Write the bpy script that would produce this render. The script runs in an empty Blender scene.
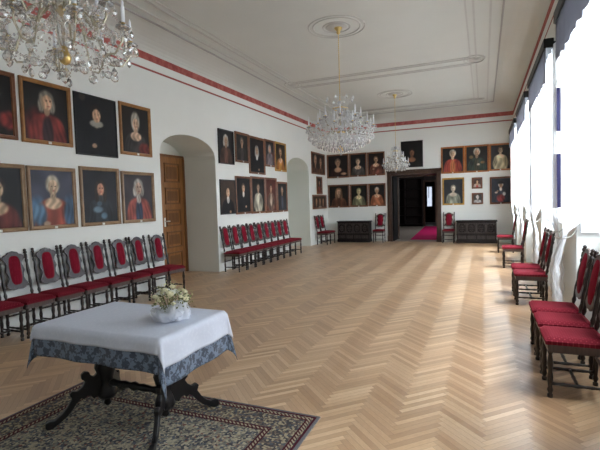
import bpy, math, random
import numpy as np
from mathutils import Vector, Matrix
PI = math.pi
random.seed(7)
scene = bpy.context.scene
col = scene.collection

# ------------------------------------------------------------------ camera
cd = bpy.data.cameras.new('camera')
cam = bpy.data.objects.new('camera', cd)
col.objects.link(cam)
cd.sensor_fit = 'HORIZONTAL'
cd.sensor_width = 36
cd.lens = 435.55 / 600 * 36
cd.clip_start = 0.02
cd.clip_end = 200
cR = Vector((0.9214, 0.3875, -0.0289)).normalized()
cF = Vector((-0.3885, 0.9199, -0.0539)).normalized()
cU = cR.cross(cF).normalized()
cR = cF.cross(cU)
cam.matrix_world = Matrix(((cR.x, cU.x, -cF.x, 0), (cR.y, cU.y, -cF.y, 0), (cR.z, cU.z, -cF.z, 1.6), (0, 0, 0, 1)))
scene.camera = cam

# ------------------------------------------------------------------ light
XL, XR, YF, YN, ZC = -5.715, 0.929, 16.41, -1.3, 4.68
WINS = [(0.35, 2.45), (3.4, 5.5), (6.5, 8.6), (9.5, 11.6), (12.6, 14.7)]
NICHE = 0.46
w = bpy.data.worlds.new('overcast_sky')
scene.world = w
w.use_nodes = True
bg = w.node_tree.nodes['Background']
bg.inputs[0].default_value = (0.84, 0.92, 1.0, 1)
bg.inputs[1].default_value = 2.4
sd = bpy.data.lights.new('bright_sky', 'SUN')
sd.energy = 5.5
sd.angle = math.radians(38)
sd.color = (0.93, 0.97, 1.0)
so_ = bpy.data.objects.new('bright_sky', sd)
so_.rotation_euler = Vector((-0.55, 0.06, -0.9)).to_track_quat('-Z', 'Z').to_euler()
col.objects.link(so_)
WIN_POWER = [50, 205, 380, 490, 550]
for (a_, b_), pw in zip(WINS, WIN_POWER):
    ld = bpy.data.lights.new('window_daylight', 'AREA')
    ld.shape = 'RECTANGLE'
    ld.size = b_ - a_ - 0.1
    ld.size_y = 2.6
    ld.energy = pw
    ld.color = (0.84, 0.94, 1.0)
    lo = bpy.data.objects.new('window_daylight', ld)
    lo.location = (XR + NICHE + 0.95, (a_ + b_) / 2, 3.2)
    lo.rotation_euler = Vector((-1, 0, -0.85)).to_track_quat('-Z', 'Z').to_euler()
    col.objects.link(lo)
ld = bpy.data.lights.new('next_room_daylight', 'AREA')
ld.size = 2.0
ld.energy = 60
ld.color = (0.9, 0.95, 1.0)
lo = bpy.data.objects.new('next_room_daylight', ld)
lo.location = (0.2, 21.3, 2.4)
lo.rotation_euler = Vector((-1, 0, -0.5)).to_track_quat('-Z', 'Z').to_euler()
col.objects.link(lo)

vs = scene.view_settings
vs.view_transform = 'Standard'
vs.look = 'None'
vs.gamma = 1
vs.use_curve_mapping = False
vs.exposure = 0.6

# ------------------------------------------------------------------ mesh helpers
class MB:
    def __init__(s):
        s.v = []; s.f = []; s.sm = []
    def add(s, vs_, fs_, smooth=False):
        o = len(s.v)
        s.v += [tuple(p) for p in vs_]
        s.f += [tuple(i + o for i in f) for f in fs_]
        s.sm += [smooth] * len(fs_)
    def box(s, x0, x1, y0, y1, z0, z1, T=None, taper=0.0):
        p = []
        for z, t in ((z0, 0), (z1, taper)):
            p += [(x0 + t, y0 + t, z), (x1 - t, y0 + t, z), (x1 - t, y1 - t, z), (x0 + t, y1 - t, z)]
        if T: p = [T @ Vector(q) for q in p]
        s.add(p, [(3, 2, 1, 0), (4, 5, 6, 7), (0, 1, 5, 4), (1, 2, 6, 5), (2, 3, 7, 6), (3, 0, 4, 7)])
    def cbox(s, x0, x1, y0, y1, z0, z1, c=0.006, T=None):   # chamfered in plan and on top
        def ring(e, z):
            return [(x0 + e + c, y0 + e, z), (x1 - e - c, y0 + e, z), (x1 - e, y0 + e + c, z), (x1 - e, y1 - e - c, z),
                    (x1 - e - c, y1 - e, z), (x0 + e + c, y1 - e, z), (x0 + e, y1 - e - c, z), (x0 + e, y0 + e + c, z)]
        p = ring(c * .6, z0) + ring(0, z0 + c) + ring(0, z1 - c) + ring(c * .8, z1)
        if T: p = [T @ Vector(q) for q in p]
        f = [tuple(range(7, -1, -1)), tuple(range(24, 32))]
        for k in range(3):
            for i in range(8):
                j = (i + 1) % 8
                f.append((k * 8 + i, k * 8 + j, k * 8 + 8 + j, k * 8 + 8 + i))
        s.add(p, f)
    def lathe(s, prof, c=(0, 0, 0), n=12, smooth=True, T=None):
        p = []; f = []
        for r, z in prof:
            for k in range(n):
                a = 2 * PI * k / n
                q = Vector((c[0] + r * math.cos(a), c[1] + r * math.sin(a), c[2] + z))
                p.append(T @ q if T else q)
        m = len(prof)
        for i in range(m - 1):
            for k in range(n):
                j = (k + 1) % n
                f.append((i * n + k, i * n + j, i * n + n + j, i * n + n + k))
        f.append(tuple(range(n - 1, -1, -1)))
        f.append(tuple(range((m - 1) * n, m * n)))
        s.add(p, f, smooth)
    def tube(s, pts, r, n=8, smooth=True, square=False):
        pts = [Vector(q) for q in pts]
        m = len(pts)
        rr = r if isinstance(r, (list, tuple)) else [r] * m
        p = []; f = []
        up = None
        for i in range(m):
            t = (pts[min(i + 1, m - 1)] - pts[max(i - 1, 0)])
            t = t.normalized() if t.length > 1e-9 else Vector((0, 0, 1))
            if up is None:
                up = Vector((1, 0, 0)) if abs(t.x) < .8 else Vector((0, 1, 0))
            up = (up - t * up.dot(t)).normalized()
            b = t.cross(up)
            for k in range(n):
                a = 2 * PI * (k + (.5 if square else 0)) / n
                p.append(pts[i] + (up * math.cos(a) + b * math.sin(a)) * rr[i])
        for i in range(m - 1):
            for k in range(n):
                j = (k + 1) % n
                f.append((i * n + k, i * n + j, i * n + n + j, i * n + n + k))
        f.append(tuple(range(n - 1, -1, -1)))
        f.append(tuple(range((m - 1) * n, m * n)))
        s.add(p, f, smooth)
    def prism(s, outline, fn, t0, t1, smooth=False):      # outline of (a, b); fn(a, b, t) -> point
        n = len(outline)
        p = [fn(a, b, t0) for a, b in outline] + [fn(a, b, t1) for a, b in outline]
        f = [tuple(range(n - 1, -1, -1)), tuple(range(n, 2 * n))]
        for i in range(n):
            j = (i + 1) % n
            f.append((i, j, n + j, n + i))
        s.add(p, f, smooth)
    def grid(s, nu, nv, fn, smooth=True):
        p = [fn(i / (nu - 1), j / (nv - 1)) for j in range(nv) for i in range(nu)]
        f = [(j * nu + i, j * nu + i + 1, (j + 1) * nu + i + 1, (j + 1) * nu + i) for j in range(nv - 1) for i in range(nu - 1)]
        s.add(p, f, smooth)
    def octa(s, c, r, h=None, k=6):
        h = h or r
        p = [(c[0], c[1], c[2] + h)] + [(c[0] + r * math.cos(2 * PI * i / k), c[1] + r * math.sin(2 * PI * i / k), c[2]) for i in range(k)] + [(c[0], c[1], c[2] - h)]
        f = [(0, 1 + i, 1 + (i + 1) % k) for i in range(k)] + [(k + 1, 1 + (i + 1) % k, 1 + i) for i in range(k)]
        s.add(p, f)

def obj(name, mb, mat, parent=None, loc=None, rot=None):
    me = bpy.data.meshes.new(name)
    me.from_pydata(mb.v, [], mb.f)
    me.polygons.foreach_set('use_smooth', mb.sm)
    me.update()
    o = bpy.data.objects.new(name, me)
    me.materials.append(mat)
    col.objects.link(o)
    if parent: o.parent = parent
    if loc: o.location = loc
    if rot: o.rotation_euler = rot
    return o
def tag(o, label, cat, group=None, kind=None):
    o['label'] = label
    o['category'] = cat
    if group: o['group'] = group
    if kind: o['kind'] = kind
    return o
def thing(name, label, cat, loc=(0, 0, 0), rz=0, group=None):
    o = bpy.data.objects.new(name, None)
    o.empty_display_size = 0.1
    col.objects.link(o)
    o.location = loc
    o.rotation_euler = (0, 0, rz)
    return tag(o, label, cat, group)
def struct(name, mb, mat, parent=None):
    o = obj(name, mb, mat, parent)
    if parent is None: o['kind'] = 'structure'
    return o
def dup(root, loc, rz, label, group=None):
    r = root.copy(); col.objects.link(r)
    r.location = loc; r.rotation_euler = (0, 0, rz)
    r['label'] = label
    if group: r['group'] = group
    for ch in list(root.children):
        c = ch.copy(); col.objects.link(c); c.parent = r
        for g in list(ch.children):
            d = g.copy(); col.objects.link(d); d.parent = c
    return r

# ------------------------------------------------------------------ materials
def lin(c):
    return tuple(((x / 255) / 12.92 if x / 255 <= .04045 else ((x / 255 + .055) / 1.055) ** 2.4) for x in c)
class NT:
    def __init__(s, name):
        s.m = bpy.data.materials.new(name); s.m.use_nodes = True
        s.t = s.m.node_tree; s.b = s.t.nodes['Principled BSDF']; s.out = s.t.nodes['Material Output']
    def n(s, typ, **kw):
        x = s.t.nodes.new(typ)
        for k, v in kw.items(): setattr(x, k, v)
        return x
    def put(s, sock, v):
        if hasattr(v, 'is_output') or isinstance(v, bpy.types.NodeSocket): s.t.links.new(v, sock)
        elif v is not None: sock.default_value = v
    def math(s, op, a, b=None, c=None):
        x = s.n('ShaderNodeMath', operation=op)
        for i, v in enumerate((a, b, c)):
            if v is not None: s.put(x.inputs[i], v)
        return x.outputs[0]
    def mix(s, f, a, b, blend='MIX'):
        x = s.n('ShaderNodeMix', data_type='RGBA', blend_type=blend)
        s.put(x.inputs[0], f)
        for i, v in ((6, a), (7, b)):
            s.put(x.inputs[i], (*v, 1) if isinstance(v, tuple) and len(v) == 3 else v)
        return x.outputs[2]
    def noise(s, scale, vec=None, detail=3, rough=.5):
        x = s.n('ShaderNodeTexNoise')
        x.inputs['Scale'].default_value = scale; x.inputs['Detail'].default_value = detail; x.inputs['Roughness'].default_value = rough
        if vec is not None: s.put(x.inputs['Vector'], vec)
        return x.outputs[0]
    def ramp(s, f, stops, interp='LINEAR'):
        x = s.n('ShaderNodeValToRGB'); x.color_ramp.interpolation = interp
        e = x.color_ramp.elements
        while len(e) < len(stops): e.new(.5)
        for q, (p, c) in zip(e, stops):
            q.position = p; q.color = (*c, 1)
        s.put(x.inputs[0], f)
        return x.outputs[0]
    def rng(s, v, a, b, c=0., d=1.):
        x = s.n('ShaderNodeMapRange'); s.put(x.inputs[0], v)
        for i, q in zip((1, 2, 3, 4), (a, b, c, d)): x.inputs[i].default_value = q
        return x.outputs[0]
    def coord(s, which='Object'):
        return s.n('ShaderNodeTexCoord').outputs[which]
    def xyz(s, v):
        x = s.n('ShaderNodeSeparateXYZ'); s.put(x.inputs[0], v); return x.outputs
    def vec(s, x_, y_, z_=0.):
        x = s.n('ShaderNodeCombineXYZ')
        for i, v in enumerate((x_, y_, z_)): s.put(x.inputs[i], v)
        return x.outputs[0]
    def bump(s, h, strength=.3, dist=.01):
        x = s.n('ShaderNodeBump'); x.inputs['Strength'].default_value = strength; x.inputs['Distance'].default_value = dist
        s.put(x.inputs['Height'], h); s.t.links.new(x.outputs[0], s.b.inputs['Normal'])
    def set(s, color=None, rough=None, metal=None, spec=None):
        if color is not None: s.put(s.b.inputs['Base Color'], (*color, 1) if isinstance(color, tuple) and len(color) == 3 else color)
        if rough is not None: s.put(s.b.inputs['Roughness'], rough)
        if metal is not None: s.b.inputs['Metallic'].default_value = metal
        if spec is not None: s.b.inputs['Specular IOR Level'].default_value = spec
        return s.m

def simple(name, c, rough=.5, metal=0., var=.12, scale=12., spec=.5):
    m = NT(name)
    nz = m.noise(scale, m.coord())
    return m.set(m.mix(m.rng(nz, .3, .7), tuple(x * (1 - var) for x in c), tuple(min(1, x * (1 + var)) for x in c)), rough, metal, spec)

def wood(name, dark, light, rough=.4, stretch=(1, 1, .12), scale=40., spec=.5):
    m = NT(name)
    mp = m.n('ShaderNodeMapping'); m.put(mp.inputs[0], m.coord()); mp.inputs['Scale'].default_value = stretch
    nz = m.noise(scale, mp.outputs[0], 4, .6)
    m.bump(nz, .15, .002)
    return m.set(m.ramp(nz, [(.3, dark), (.7, light)]), rough, 0, spec)

RED = lin((168, 78, 74))
def plaster(name, base, band=True):
    m = NT(name)
    g = m.n('ShaderNodeNewGeometry').outputs['Position']
    z = m.xyz(g)[2]
    nz = m.noise(1.3, g, 4)
    c = m.mix(m.rng(nz, .3, .7), tuple(x * .965 for x in base), base)
    if band:
        def strip(z0, z1):
            return m.math('MULTIPLY', m.math('GREATER_THAN', z, z0), m.math('LESS_THAN', z, z1))
        mar = m.noise(6., g, 6, .65)
        red = m.ramp(mar, [(.3, lin((148, 72, 68))), (.5, lin((172, 94, 89))), (.75, lin((192, 124, 116)))])
        c = m.mix(strip(4.288, 4.424), c, red)
        c = m.mix(strip(4.105, 4.142), c, lin((160, 86, 82)))
    m.bump(m.noise(60., g, 3), .05, .004)
    return m.set(c, .85, 0, .2)

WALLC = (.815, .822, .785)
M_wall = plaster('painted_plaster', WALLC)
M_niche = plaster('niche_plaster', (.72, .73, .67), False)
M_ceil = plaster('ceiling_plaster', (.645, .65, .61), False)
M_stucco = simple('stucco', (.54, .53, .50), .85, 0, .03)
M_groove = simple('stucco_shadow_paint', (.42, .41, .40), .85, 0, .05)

def parquet():
    m = NT('herringbone_parquet')
    W = .0456; n = 9
    x, y, _ = m.xyz(m.n('ShaderNodeNewGeometry').outputs['Position'])
    y = m.math('ADD', y, 40.); x = m.math('ADD', x, 20.884)
    k_ = 1 / math.sqrt(2) / W
    a = m.math('MULTIPLY', m.math('ADD', y, x), k_)
    b = m.math('MULTIPLY', m.math('SUBTRACT', y, x), k_)
    i = m.math('FLOOR', a); j = m.math('FLOOR', b)
    k = m.math('FLOORED_MODULO', m.math('SUBTRACT', i, j), 2. * n)
    hor = m.math('LESS_THAN', k, n - .5)
    q = m.math('SUBTRACT', 2. * n - 1, k)
    ia = m.math('SUBTRACT', i, m.math('MULTIPLY', k, hor))
    notv = m.math('SUBTRACT', 1., hor)
    jb = m.math('SUBTRACT', j, m.math('MULTIPLY', q, notv))
    wn = m.n('ShaderNodeTexWhiteNoise'); wn.noise_dimensions = '3D'
    m.put(wn.inputs[0], m.vec(ia, jb, hor))
    rnd = wn.outputs[0]
    along = m.math('ADD', m.math('MULTIPLY', hor, m.math('SUBTRACT', a, ia)), m.math('MULTIPLY', notv, m.math('SUBTRACT', b, jb)))
    cross = m.math('ADD', m.math('MULTIPLY', hor, m.math('SUBTRACT', b, j)), m.math('MULTIPLY', notv, m.math('SUBTRACT', a, i)))
    e1 = m.math('MINIMUM', cross, m.math('SUBTRACT', 1., cross))
    e2 = m.math('MINIMUM', along, m.math('SUBTRACT', float(n), along))
    edge = m.rng(m.math('MINIMUM', e1, e2), .0, .05, 1., 0.)
    grain = m.noise(3., m.vec(m.math('MULTIPLY', along, .35), m.math('MULTIPLY', cross, 3.), m.math('MULTIPLY', rnd, 97.)), 4, .6)
    c = m.ramp(rnd, [(0., lin((173, 137, 100))), (.35, lin((193, 157, 118))), (.7, lin((204, 169, 130))), (1., lin((219, 188, 150)))])
    c = m.mix(m.math('MULTIPLY', m.rng(grain, .35, .75), .35), c, lin((146, 106, 76)))
    c = m.mix(m.math('MULTIPLY', notv, .30), c, lin((150, 114, 90)))  # sheen difference between plank directions, painted in as a darker tone
    c = m.mix(m.math('MULTIPLY', edge, .55), c, lin((96, 66, 44)))
    m.bump(m.math('ADD', m.math('MULTIPLY', edge, -1.), m.math('MULTIPLY', rnd, .4)), .12, .002)
    r = m.math('ADD', .36, m.math('MULTIPLY', grain, .1))
    sgn = m.math('SUBTRACT', m.math('MULTIPLY', hor, -2.), -1.)      # polish scatters across the grain of each plank
    m.b.inputs['Coat Weight'].default_value = .6; m.b.inputs['Coat Roughness'].default_value = .32
    m.b.inputs['Anisotropic'].default_value = .8
    m.put(m.b.inputs['Tangent'], m.vec(.7071, m.math('MULTIPLY', sgn, .7071), 0.))
    return m.set(c, r, 0, .8)
M_floor = parquet()

M_dark = wood('dark_turned_wood', (.010, .006, .005), (.030, .017, .013), .32)
M_panelwood = wood('mauve_brown_wood', (.030, .020, .024), (.060, .043, .050), .42)
M_chest = wood('blackened_oak', (.006, .004, .004), (.018, .012, .011), .5, spec=.3)
M_chestpan = wood('carved_oak', (.014, .010, .009), (.075, .055, .05), .45, spec=.5)
M_door = wood('honey_brown_door_wood', lin((120, 76, 38)), lin((158, 106, 56)), .4, (1, 1, .1), 25)
M_doordark = wood('door_moulding_wood', lin((96, 60, 30)), lin((124, 80, 42)), .4, (1, 1, .1), 25)
M_frame2 = wood('dark_brown_door_frame', lin((50, 34, 26)), lin((78, 55, 42)), .4)
M_black = simple('black_wood', (.006, .006, .007), .5)
M_winframe = simple('white_window_paint', (.75, .75, .78), .5, 0, .03)
M_bluepane = simple('dark_reflection_pane', (.008, .007, .028), .5, 0, .1, 12., .1)  # opaque dark blue stands in for a reflection in the leaf's glass
M_brass = simple('brass', (.62, .45, .17), .28, 1., .1)
M_candle = simple('white_candle', (.85, .87, .9), .45, 0, .03)
M_tagw = simple('white_card', (.8, .8, .76), .6, 0, .02)
M_black_table = simple('black_carved_wood', (.008, .007, .008), .33, 0, .2)

def fabric(name, c, c2, scale, rough=.9):
    m = NT(name)
    x, y, z = m.xyz(m.coord())
    u = m.math('MULTIPLY', m.math('ADD', x, y), scale); v = m.math('MULTIPLY', m.math('SUBTRACT', x, y), scale)
    du = m.math('ABSOLUTE', m.math('SUBTRACT', m.math('FRACT', u), .5)); dv = m.math('ABSOLUTE', m.math('SUBTRACT', m.math('FRACT', v), .5))
    d = m.math('ADD', du, dv)
    f = m.rng(d, .16, .24, 1., 0.)
    nz = m.noise(90., m.coord(), 2)
    base = m.mix(m.rng(nz, .3, .7), tuple(q * .85 for q in c), c)
    mm = m.set(m.mix(m.math('MULTIPLY', f, .7), base, c2), rough, 0, .2)
    m.b.inputs['Sheen Weight'].default_value = .25
    m.b.inputs['Sheen Tint'].default_value = (*[min(1, q * 3) for q in c], 1)
    return mm
M_red = fabric('red_dotted_upholstery', lin((104, 13, 30)), lin((150, 64, 68)), 28.)
M_redpad = fabric('red_back_upholstery', lin((124, 16, 38)), lin((138, 30, 50)), 28.)

def glassy(name, milky, tint=(1, 1, 1), ior=1.5):
    m = NT(name)
    g = m.n('ShaderNodeBsdfGlass'); g.inputs['Color'].default_value = (*tint, 1); g.inputs['IOR'].default_value = ior; g.inputs['Roughness'].default_value = .02
    gl = m.n('ShaderNodeBsdfGlossy'); gl.inputs['Roughness'].default_value = .12; gl.inputs['Color'].default_value = (1, 1, 1, 1)
    df = m.n('ShaderNodeBsdfTranslucent'); df.inputs['Color'].default_value = (.9, .92, .95, 1)
    mx = m.n('ShaderNodeMixShader'); mx.inputs[0].default_value = .22
    m.t.links.new(g.outputs[0], mx.inputs[1]); m.t.links.new(gl.outputs[0], mx.inputs[2])
    m2 = m.n('ShaderNodeMixShader'); m2.inputs[0].default_value = milky
    m.t.links.new(mx.outputs[0], m2.inputs[1]); m.t.links.new(df.outputs[0], m2.inputs[2])
    m.t.links.new(m2.outputs[0], m.out.inputs[0])
    return m.m
M_crystal = glassy('cut_crystal', .3)
M_clear = glassy('clear_cut_crystal', .06)
M_bead = glassy('crystal_bead', .6)

def sheer(name, c, transp):
    m = NT(name)
    tr = m.n('ShaderNodeBsdfTransparent')
    tl = m.n('ShaderNodeBsdfTranslucent'); tl.inputs[0].default_value = (*c, 1)
    df = m.n('ShaderNodeBsdfDiffuse'); df.inputs[0].default_value = (*c, 1)
    a = m.n('ShaderNodeMixShader'); a.inputs[0].default_value = .45
    m.t.links.new(tl.outputs[0], a.inputs[1]); m.t.links.new(df.outputs[0], a.inputs[2])
    b = m.n('ShaderNodeMixShader'); b.inputs[0].default_value = 1 - transp
    m.t.links.new(tr.outputs[0], b.inputs[1]); m.t.links.new(a.outputs[0], b.inputs[2])
    m.t.links.new(b.outputs[0], m.out.inputs[0])
    return m.m
M_sheer = sheer('white_sheer_voile', (.88, .90, .94), .34)
M_tulle = sheer('white_tulle', (.9, .92, .97), .15)
M_pane = NT('clear_window_glass')
_t = M_pane.n('ShaderNodeBsdfTransparent'); _g = M_pane.n('ShaderNodeBsdfGlossy'); _g.inputs['Roughness'].default_value = .02
_x = M_pane.n('ShaderNodeMixShader'); _x.inputs[0].default_value = .06
M_pane.t.links.new(_t.outputs[0], _x.inputs[1]); M_pane.t.links.new(_g.outputs[0], _x.inputs[2]); M_pane.t.links.new(_x.outputs[0], M_pane.out.inputs[0])
M_pane = M_pane.m

def damask(name, c1, c2, scale, rough=.6):
    m = NT(name)
    g = m.n('ShaderNodeUVMap').outputs[0]
    u, v, _ = m.xyz(g)
    wv = m.math('SINE', m.math('MULTIPLY', u, scale)); wv2 = m.math('SINE', m.math('MULTIPLY', v, scale * .8))
    nz = m.noise(scale * .8, g, 3)
    s = m.math('ADD', m.math('MULTIPLY', wv, wv2), m.math('MULTIPLY', m.math('SUBTRACT', nz, .5), 7.))
    f = m.rng(s, -.15, .15)
    mm = m.set(m.mix(f, c1, c2), m.rng(f, 0, 1, rough, rough - .15), 0, .4)
    return mm
M_bluecloth = damask('grey_blue_damask', lin((118, 132, 152)), lin((66, 75, 90)), 60.)
M_valance = sheer('grey_blue_valance_cloth', lin((150, 150, 156)), 0.)
def linen():
    m = NT('white_table_linen')
    g = m.n('ShaderNodeUVMap').outputs[0]
    u, v, _ = m.xyz(g)
    nz = m.noise(40., g, 3)
    f = m.rng(nz, .52, .6)
    c = m.mix(m.math('MULTIPLY', f, .25), (.66, .695, .80), (.80, .83, .91))
    m.bump(nz, .1, .002)
    return m.set(c, .75, 0, .2)
M_white = linen()

def rug_mat(x0, x1, y0, y1):
    m = NT('oriental_rug_pile')
    x, y, _ = m.xyz(m.n('ShaderNodeNewGeometry').outputs['Position'])
    dx = m.math('MINIMUM', m.math('SUBTRACT', x, x0), m.math('SUBTRACT', x1, x))
    dy = m.math('MINIMUM', m.math('SUBTRACT', y, y0), m.math('SUBTRACT', y1, y))
    d = m.math('MINIMUM', dx, dy)
    g = m.n('ShaderNodeNewGeometry').outputs['Position']
    vo = m.n('ShaderNodeTexVoronoi'); m.put(vo.inputs['Vector'], g); vo.inputs['Scale'].default_value = 62.
    rr = m.xyz(vo.outputs['Color'])[0]
    cells = m.ramp(rr, [(0., lin((72, 72, 78))), (.22, lin((116, 112, 104))), (.42, lin((176, 166, 144))), (.66, lin((88, 93, 102))), (.78, lin((152, 142, 122))), (.94, lin((120, 82, 74)))], 'CONSTANT')
    vo2 = m.n('ShaderNodeTexVoronoi'); m.put(vo2.inputs['Vector'], g); vo2.inputs['Scale'].default_value = 11.; vo2.feature = 'DISTANCE_TO_EDGE'
    swirl = m.rng(vo2.outputs[0], .02, .05, 1., 0.)
    field = m.mix(m.math('MULTIPLY', swirl, .55), cells, lin((150, 146, 130)))
    bordc = m.ramp(m.xyz(vo.outputs['Color'])[1], [(0., lin((74, 70, 72))), (.3, lin((164, 152, 126))), (.6, lin((116, 102, 90))), (.82, lin((84, 88, 94)))], 'CONSTANT')
    # guard stripes with small checks
    ck = m.math('FLOORED_MODULO', m.math('FLOOR', m.math('MULTIPLY', m.math('ADD', x, y), 62.)), 2.)
    guard = m.mix(ck, lin((84, 44, 46)), lin((164, 152, 130)))
    def st(a, b): return m.math('MULTIPLY', m.math('GREATER_THAN', d, a), m.math('LESS_THAN', d, b))
    c = m.mix(m.math('LESS_THAN', d, .33), field, bordc)
    for a, b, cc in ((.0, .022, lin((110, 108, 112))), (.022, .04, lin((74, 22, 36))), (.05, .075, guard), (.075, .088, lin((74, 24, 36))), (.27, .282, lin((74, 24, 36))), (.282, .305, guard), (.305, .318, lin((66, 24, 36)))):
        c = m.mix(st(a, b), c, cc)
    nz = m.noise(160., g, 2)
    m.bump(nz, .4, .004)
    c = m.mix(m.rng(nz, .35, .65, .0, .25), c, lin((50, 46, 46)))
    return m.set(c, .95, 0, .1)

# ------------------------------------------------------------------ room shell
def plane_q(mb, pts): mb.add(pts, [tuple(range(len(pts)))])
mb = MB(); mb.grid(2, 2, lambda u, v: (XL - 1.2 + u * (XR - XL + 2.4), YN + v * (YF - YN), 0), False)
floor = struct('floor', mb, M_floor)

ZT = 4.424     # wall height up to the cove
mb = MB()      # ceiling: flat field with a cove around it
cv = .61
rings = []
for k in range(9):
    a = k / 8 * PI / 2
    ins = cv * (1 - math.cos(a)); zz = ZT + (ZC - ZT) * math.sin(a)
    rings.append([(XL + ins, YN + ins, zz), (XR - ins, YN + ins, zz), (XR - ins, YF - ins, zz), (XL + ins, YF - ins, zz)])
p = [q for r in rings for q in r]
f = [(i * 4 + k, i * 4 + (k + 1) % 4, i * 4 + 4 + (k + 1) % 4, i * 4 + 4 + k) for i in range(8) for k in range(4)]
f.append((35, 34, 33, 32))
mb.add(p, f)
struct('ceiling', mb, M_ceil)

def ridge_rect(mb, x0, x1, y0, y1, wd, h):
    for (a, b, c, d) in ((x0 - wd / 2, x0 + wd / 2, y0, y1), (x1 - wd / 2, x1 + wd / 2, y0, y1), (x0, x1, y0 - wd / 2, y0 + wd / 2), (x0, x1, y1 - wd / 2, y1 + wd / 2)):
        mb.box(a, b, c, d, ZC - h, ZC + .01)
XM = (XL + XR) / 2
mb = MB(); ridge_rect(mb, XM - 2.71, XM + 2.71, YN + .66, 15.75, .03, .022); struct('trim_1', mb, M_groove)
mb = MB(); ridge_rect(mb, XM - 2.52, XM + 2.52, YN + .85, 15.52, .035, .018); struct('trim_2', mb, M_stucco)
for i, (a, b) in enumerate(((-.5, 4.75), (5.1, 10.65), (11.0, 15.05))):
    mb = MB(); ridge_rect(mb, XM - 2.14, XM + 2.14, a + .12, b - .12, .03, .016); ridge_rect(mb, XM - 2.26, XM + 2.26, a, b, .035, .02)
    struct('trim_%d' % (3 + i), mb, M_stucco)
def rosette(mb, x, y, radii, ex=1.0, ey=1.0):
    for r in radii:
        mb.tube([(x + r * ex * math.cos(t * PI / 24), y + r * ey * math.sin(t * PI / 24), ZC) for t in range(49)], .016, 6)
for i, yy in enumerate((2.08, 7.6, 13.12)):
    mb = MB(); rosette(mb, XM, yy, (.5, .42, .24)); mb.lathe([(.2, -.0), (.18, -.018), (.02, -.024)], (XM, yy, ZC), 24)
    struct('trim_%d' % (6 + i), mb, M_stucco)
k = 9
for xx in (XM - 2.22, XM + 2.22):
    for yy in (4.92, 10.75, 15.1):
        mb = MB(); rosette(mb, xx, yy, (.27,), .8, 1.1 if yy < 15 else .45); rosette(mb, xx, yy, (.14,), 1.0, 1.0 if yy < 15 else .4)
        mb.lathe([(.13, 0), (.1, -.03), (.0, -.035)], (xx, yy, ZC), 16)
        struct('trim_%d' % k, mb, M_stucco); k += 1

def wall_x(mb, x, y0, y1, ztop, arches):      # arches: (ya, yb, spring z, apex z)
    y = y0
    for ya, yb, zs, za in arches:
        plane_q(mb, [(x, y, 0), (x, ya, 0), (x, ya, ztop), (x, y, ztop)])
        n = 18
        pts = arch_pts(ya, yb, zs, za, n)
        for (p0, p1) in zip(pts[:-1], pts[1:]):
            plane_q(mb, [(x, p0[0], p0[1]), (x, p1[0], p1[1]), (x, p1[0], ztop), (x, p0[0], ztop)])
        y = yb
    plane_q(mb, [(x, y, 0), (x, y1, 0), (x, y1, ztop), (x, y, ztop)])
def arch_pts(ya, yb, zs, za, n=18):
    c = (yb - ya) / 2; h = za - zs
    return [((ya + yb) / 2 - c * math.cos(PI * i / n), zs + h * math.sin(PI * i / n) ** .9) for i in range(n + 1)]
ARCH = [(6.72, 8.6, 2.62, 3.06), (12.6, 14.47, 2.62, 3.06)]
mb = MB(); wall_x(mb, XL, YN, YF, ZT + .002, ARCH)
struct('wall_left', mb, M_wall)
ND = .95
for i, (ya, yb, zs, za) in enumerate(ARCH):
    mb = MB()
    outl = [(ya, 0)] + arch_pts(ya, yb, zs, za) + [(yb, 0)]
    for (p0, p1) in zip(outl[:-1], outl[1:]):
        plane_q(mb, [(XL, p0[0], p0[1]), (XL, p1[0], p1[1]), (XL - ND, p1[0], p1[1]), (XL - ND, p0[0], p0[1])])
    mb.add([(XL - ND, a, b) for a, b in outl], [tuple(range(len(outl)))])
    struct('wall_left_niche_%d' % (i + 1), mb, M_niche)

# right wall with window niches down to the floor
ZL = 3.5
mb = MB(); y = YN
for a, b in WINS:
    plane_q(mb, [(XR, y, 0), (XR, a, 0), (XR, a, ZT), (XR, y, ZT)])
    plane_q(mb, [(XR, a, ZL), (XR, b, ZL), (XR, b, ZT), (XR, a, ZT)])
    X2 = XR + NICHE
    plane_q(mb, [(XR, a, 0), (X2, a, 0), (X2, a, ZL), (XR, a, ZL)])
    plane_q(mb, [(XR, b, 0), (X2, b, 0), (X2, b, ZL), (XR, b, ZL)])
    plane_q(mb, [(XR, a, ZL), (X2, a, ZL), (X2, b, ZL), (XR, b, ZL)])
    mb.box(X2 - .12, X2 + .02, a, b, 0, 1.12)
    y = b
plane_q(mb, [(XR, y, 0), (XR, YF, 0), (XR, YF, ZT), (XR, y, ZT)])
struct('wall_right', mb, M_wall)

# far wall with the doorway
DX0, DX1, DZ = -3.16, -1.56, 2.46
mb = MB()
plane_q(mb, [(XL, YF, 0), (DX0, YF, 0), (DX0, YF, ZT), (XL, YF, ZT)])
plane_q(mb, [(DX1, YF, 0), (XR, YF, 0), (XR, YF, ZT), (DX1, YF, ZT)])
plane_q(mb, [(DX0, YF, DZ), (DX1, YF, DZ), (DX1, YF, ZT), (DX0, YF, ZT)])
struct('wall_far', mb, M_wall)
mb = MB(); plane_q(mb, [(XL, YN, 0), (XR, YN, 0), (XR, YN, ZT), (XL, YN, ZT)]); struct('wall_near', mb, M_wall)
# low skirting boards
M_skirt = simple('pale_skirting', (.62, .60, .54), .6, 0, .04)
mb = MB(); mb.box(XL, DX0 - .17, YF - .02, YF, 0, .05); mb.box(DX1 + .17, XR, YF - .02, YF, 0, .05); struct('baseboard_far', mb, M_skirt)

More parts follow.
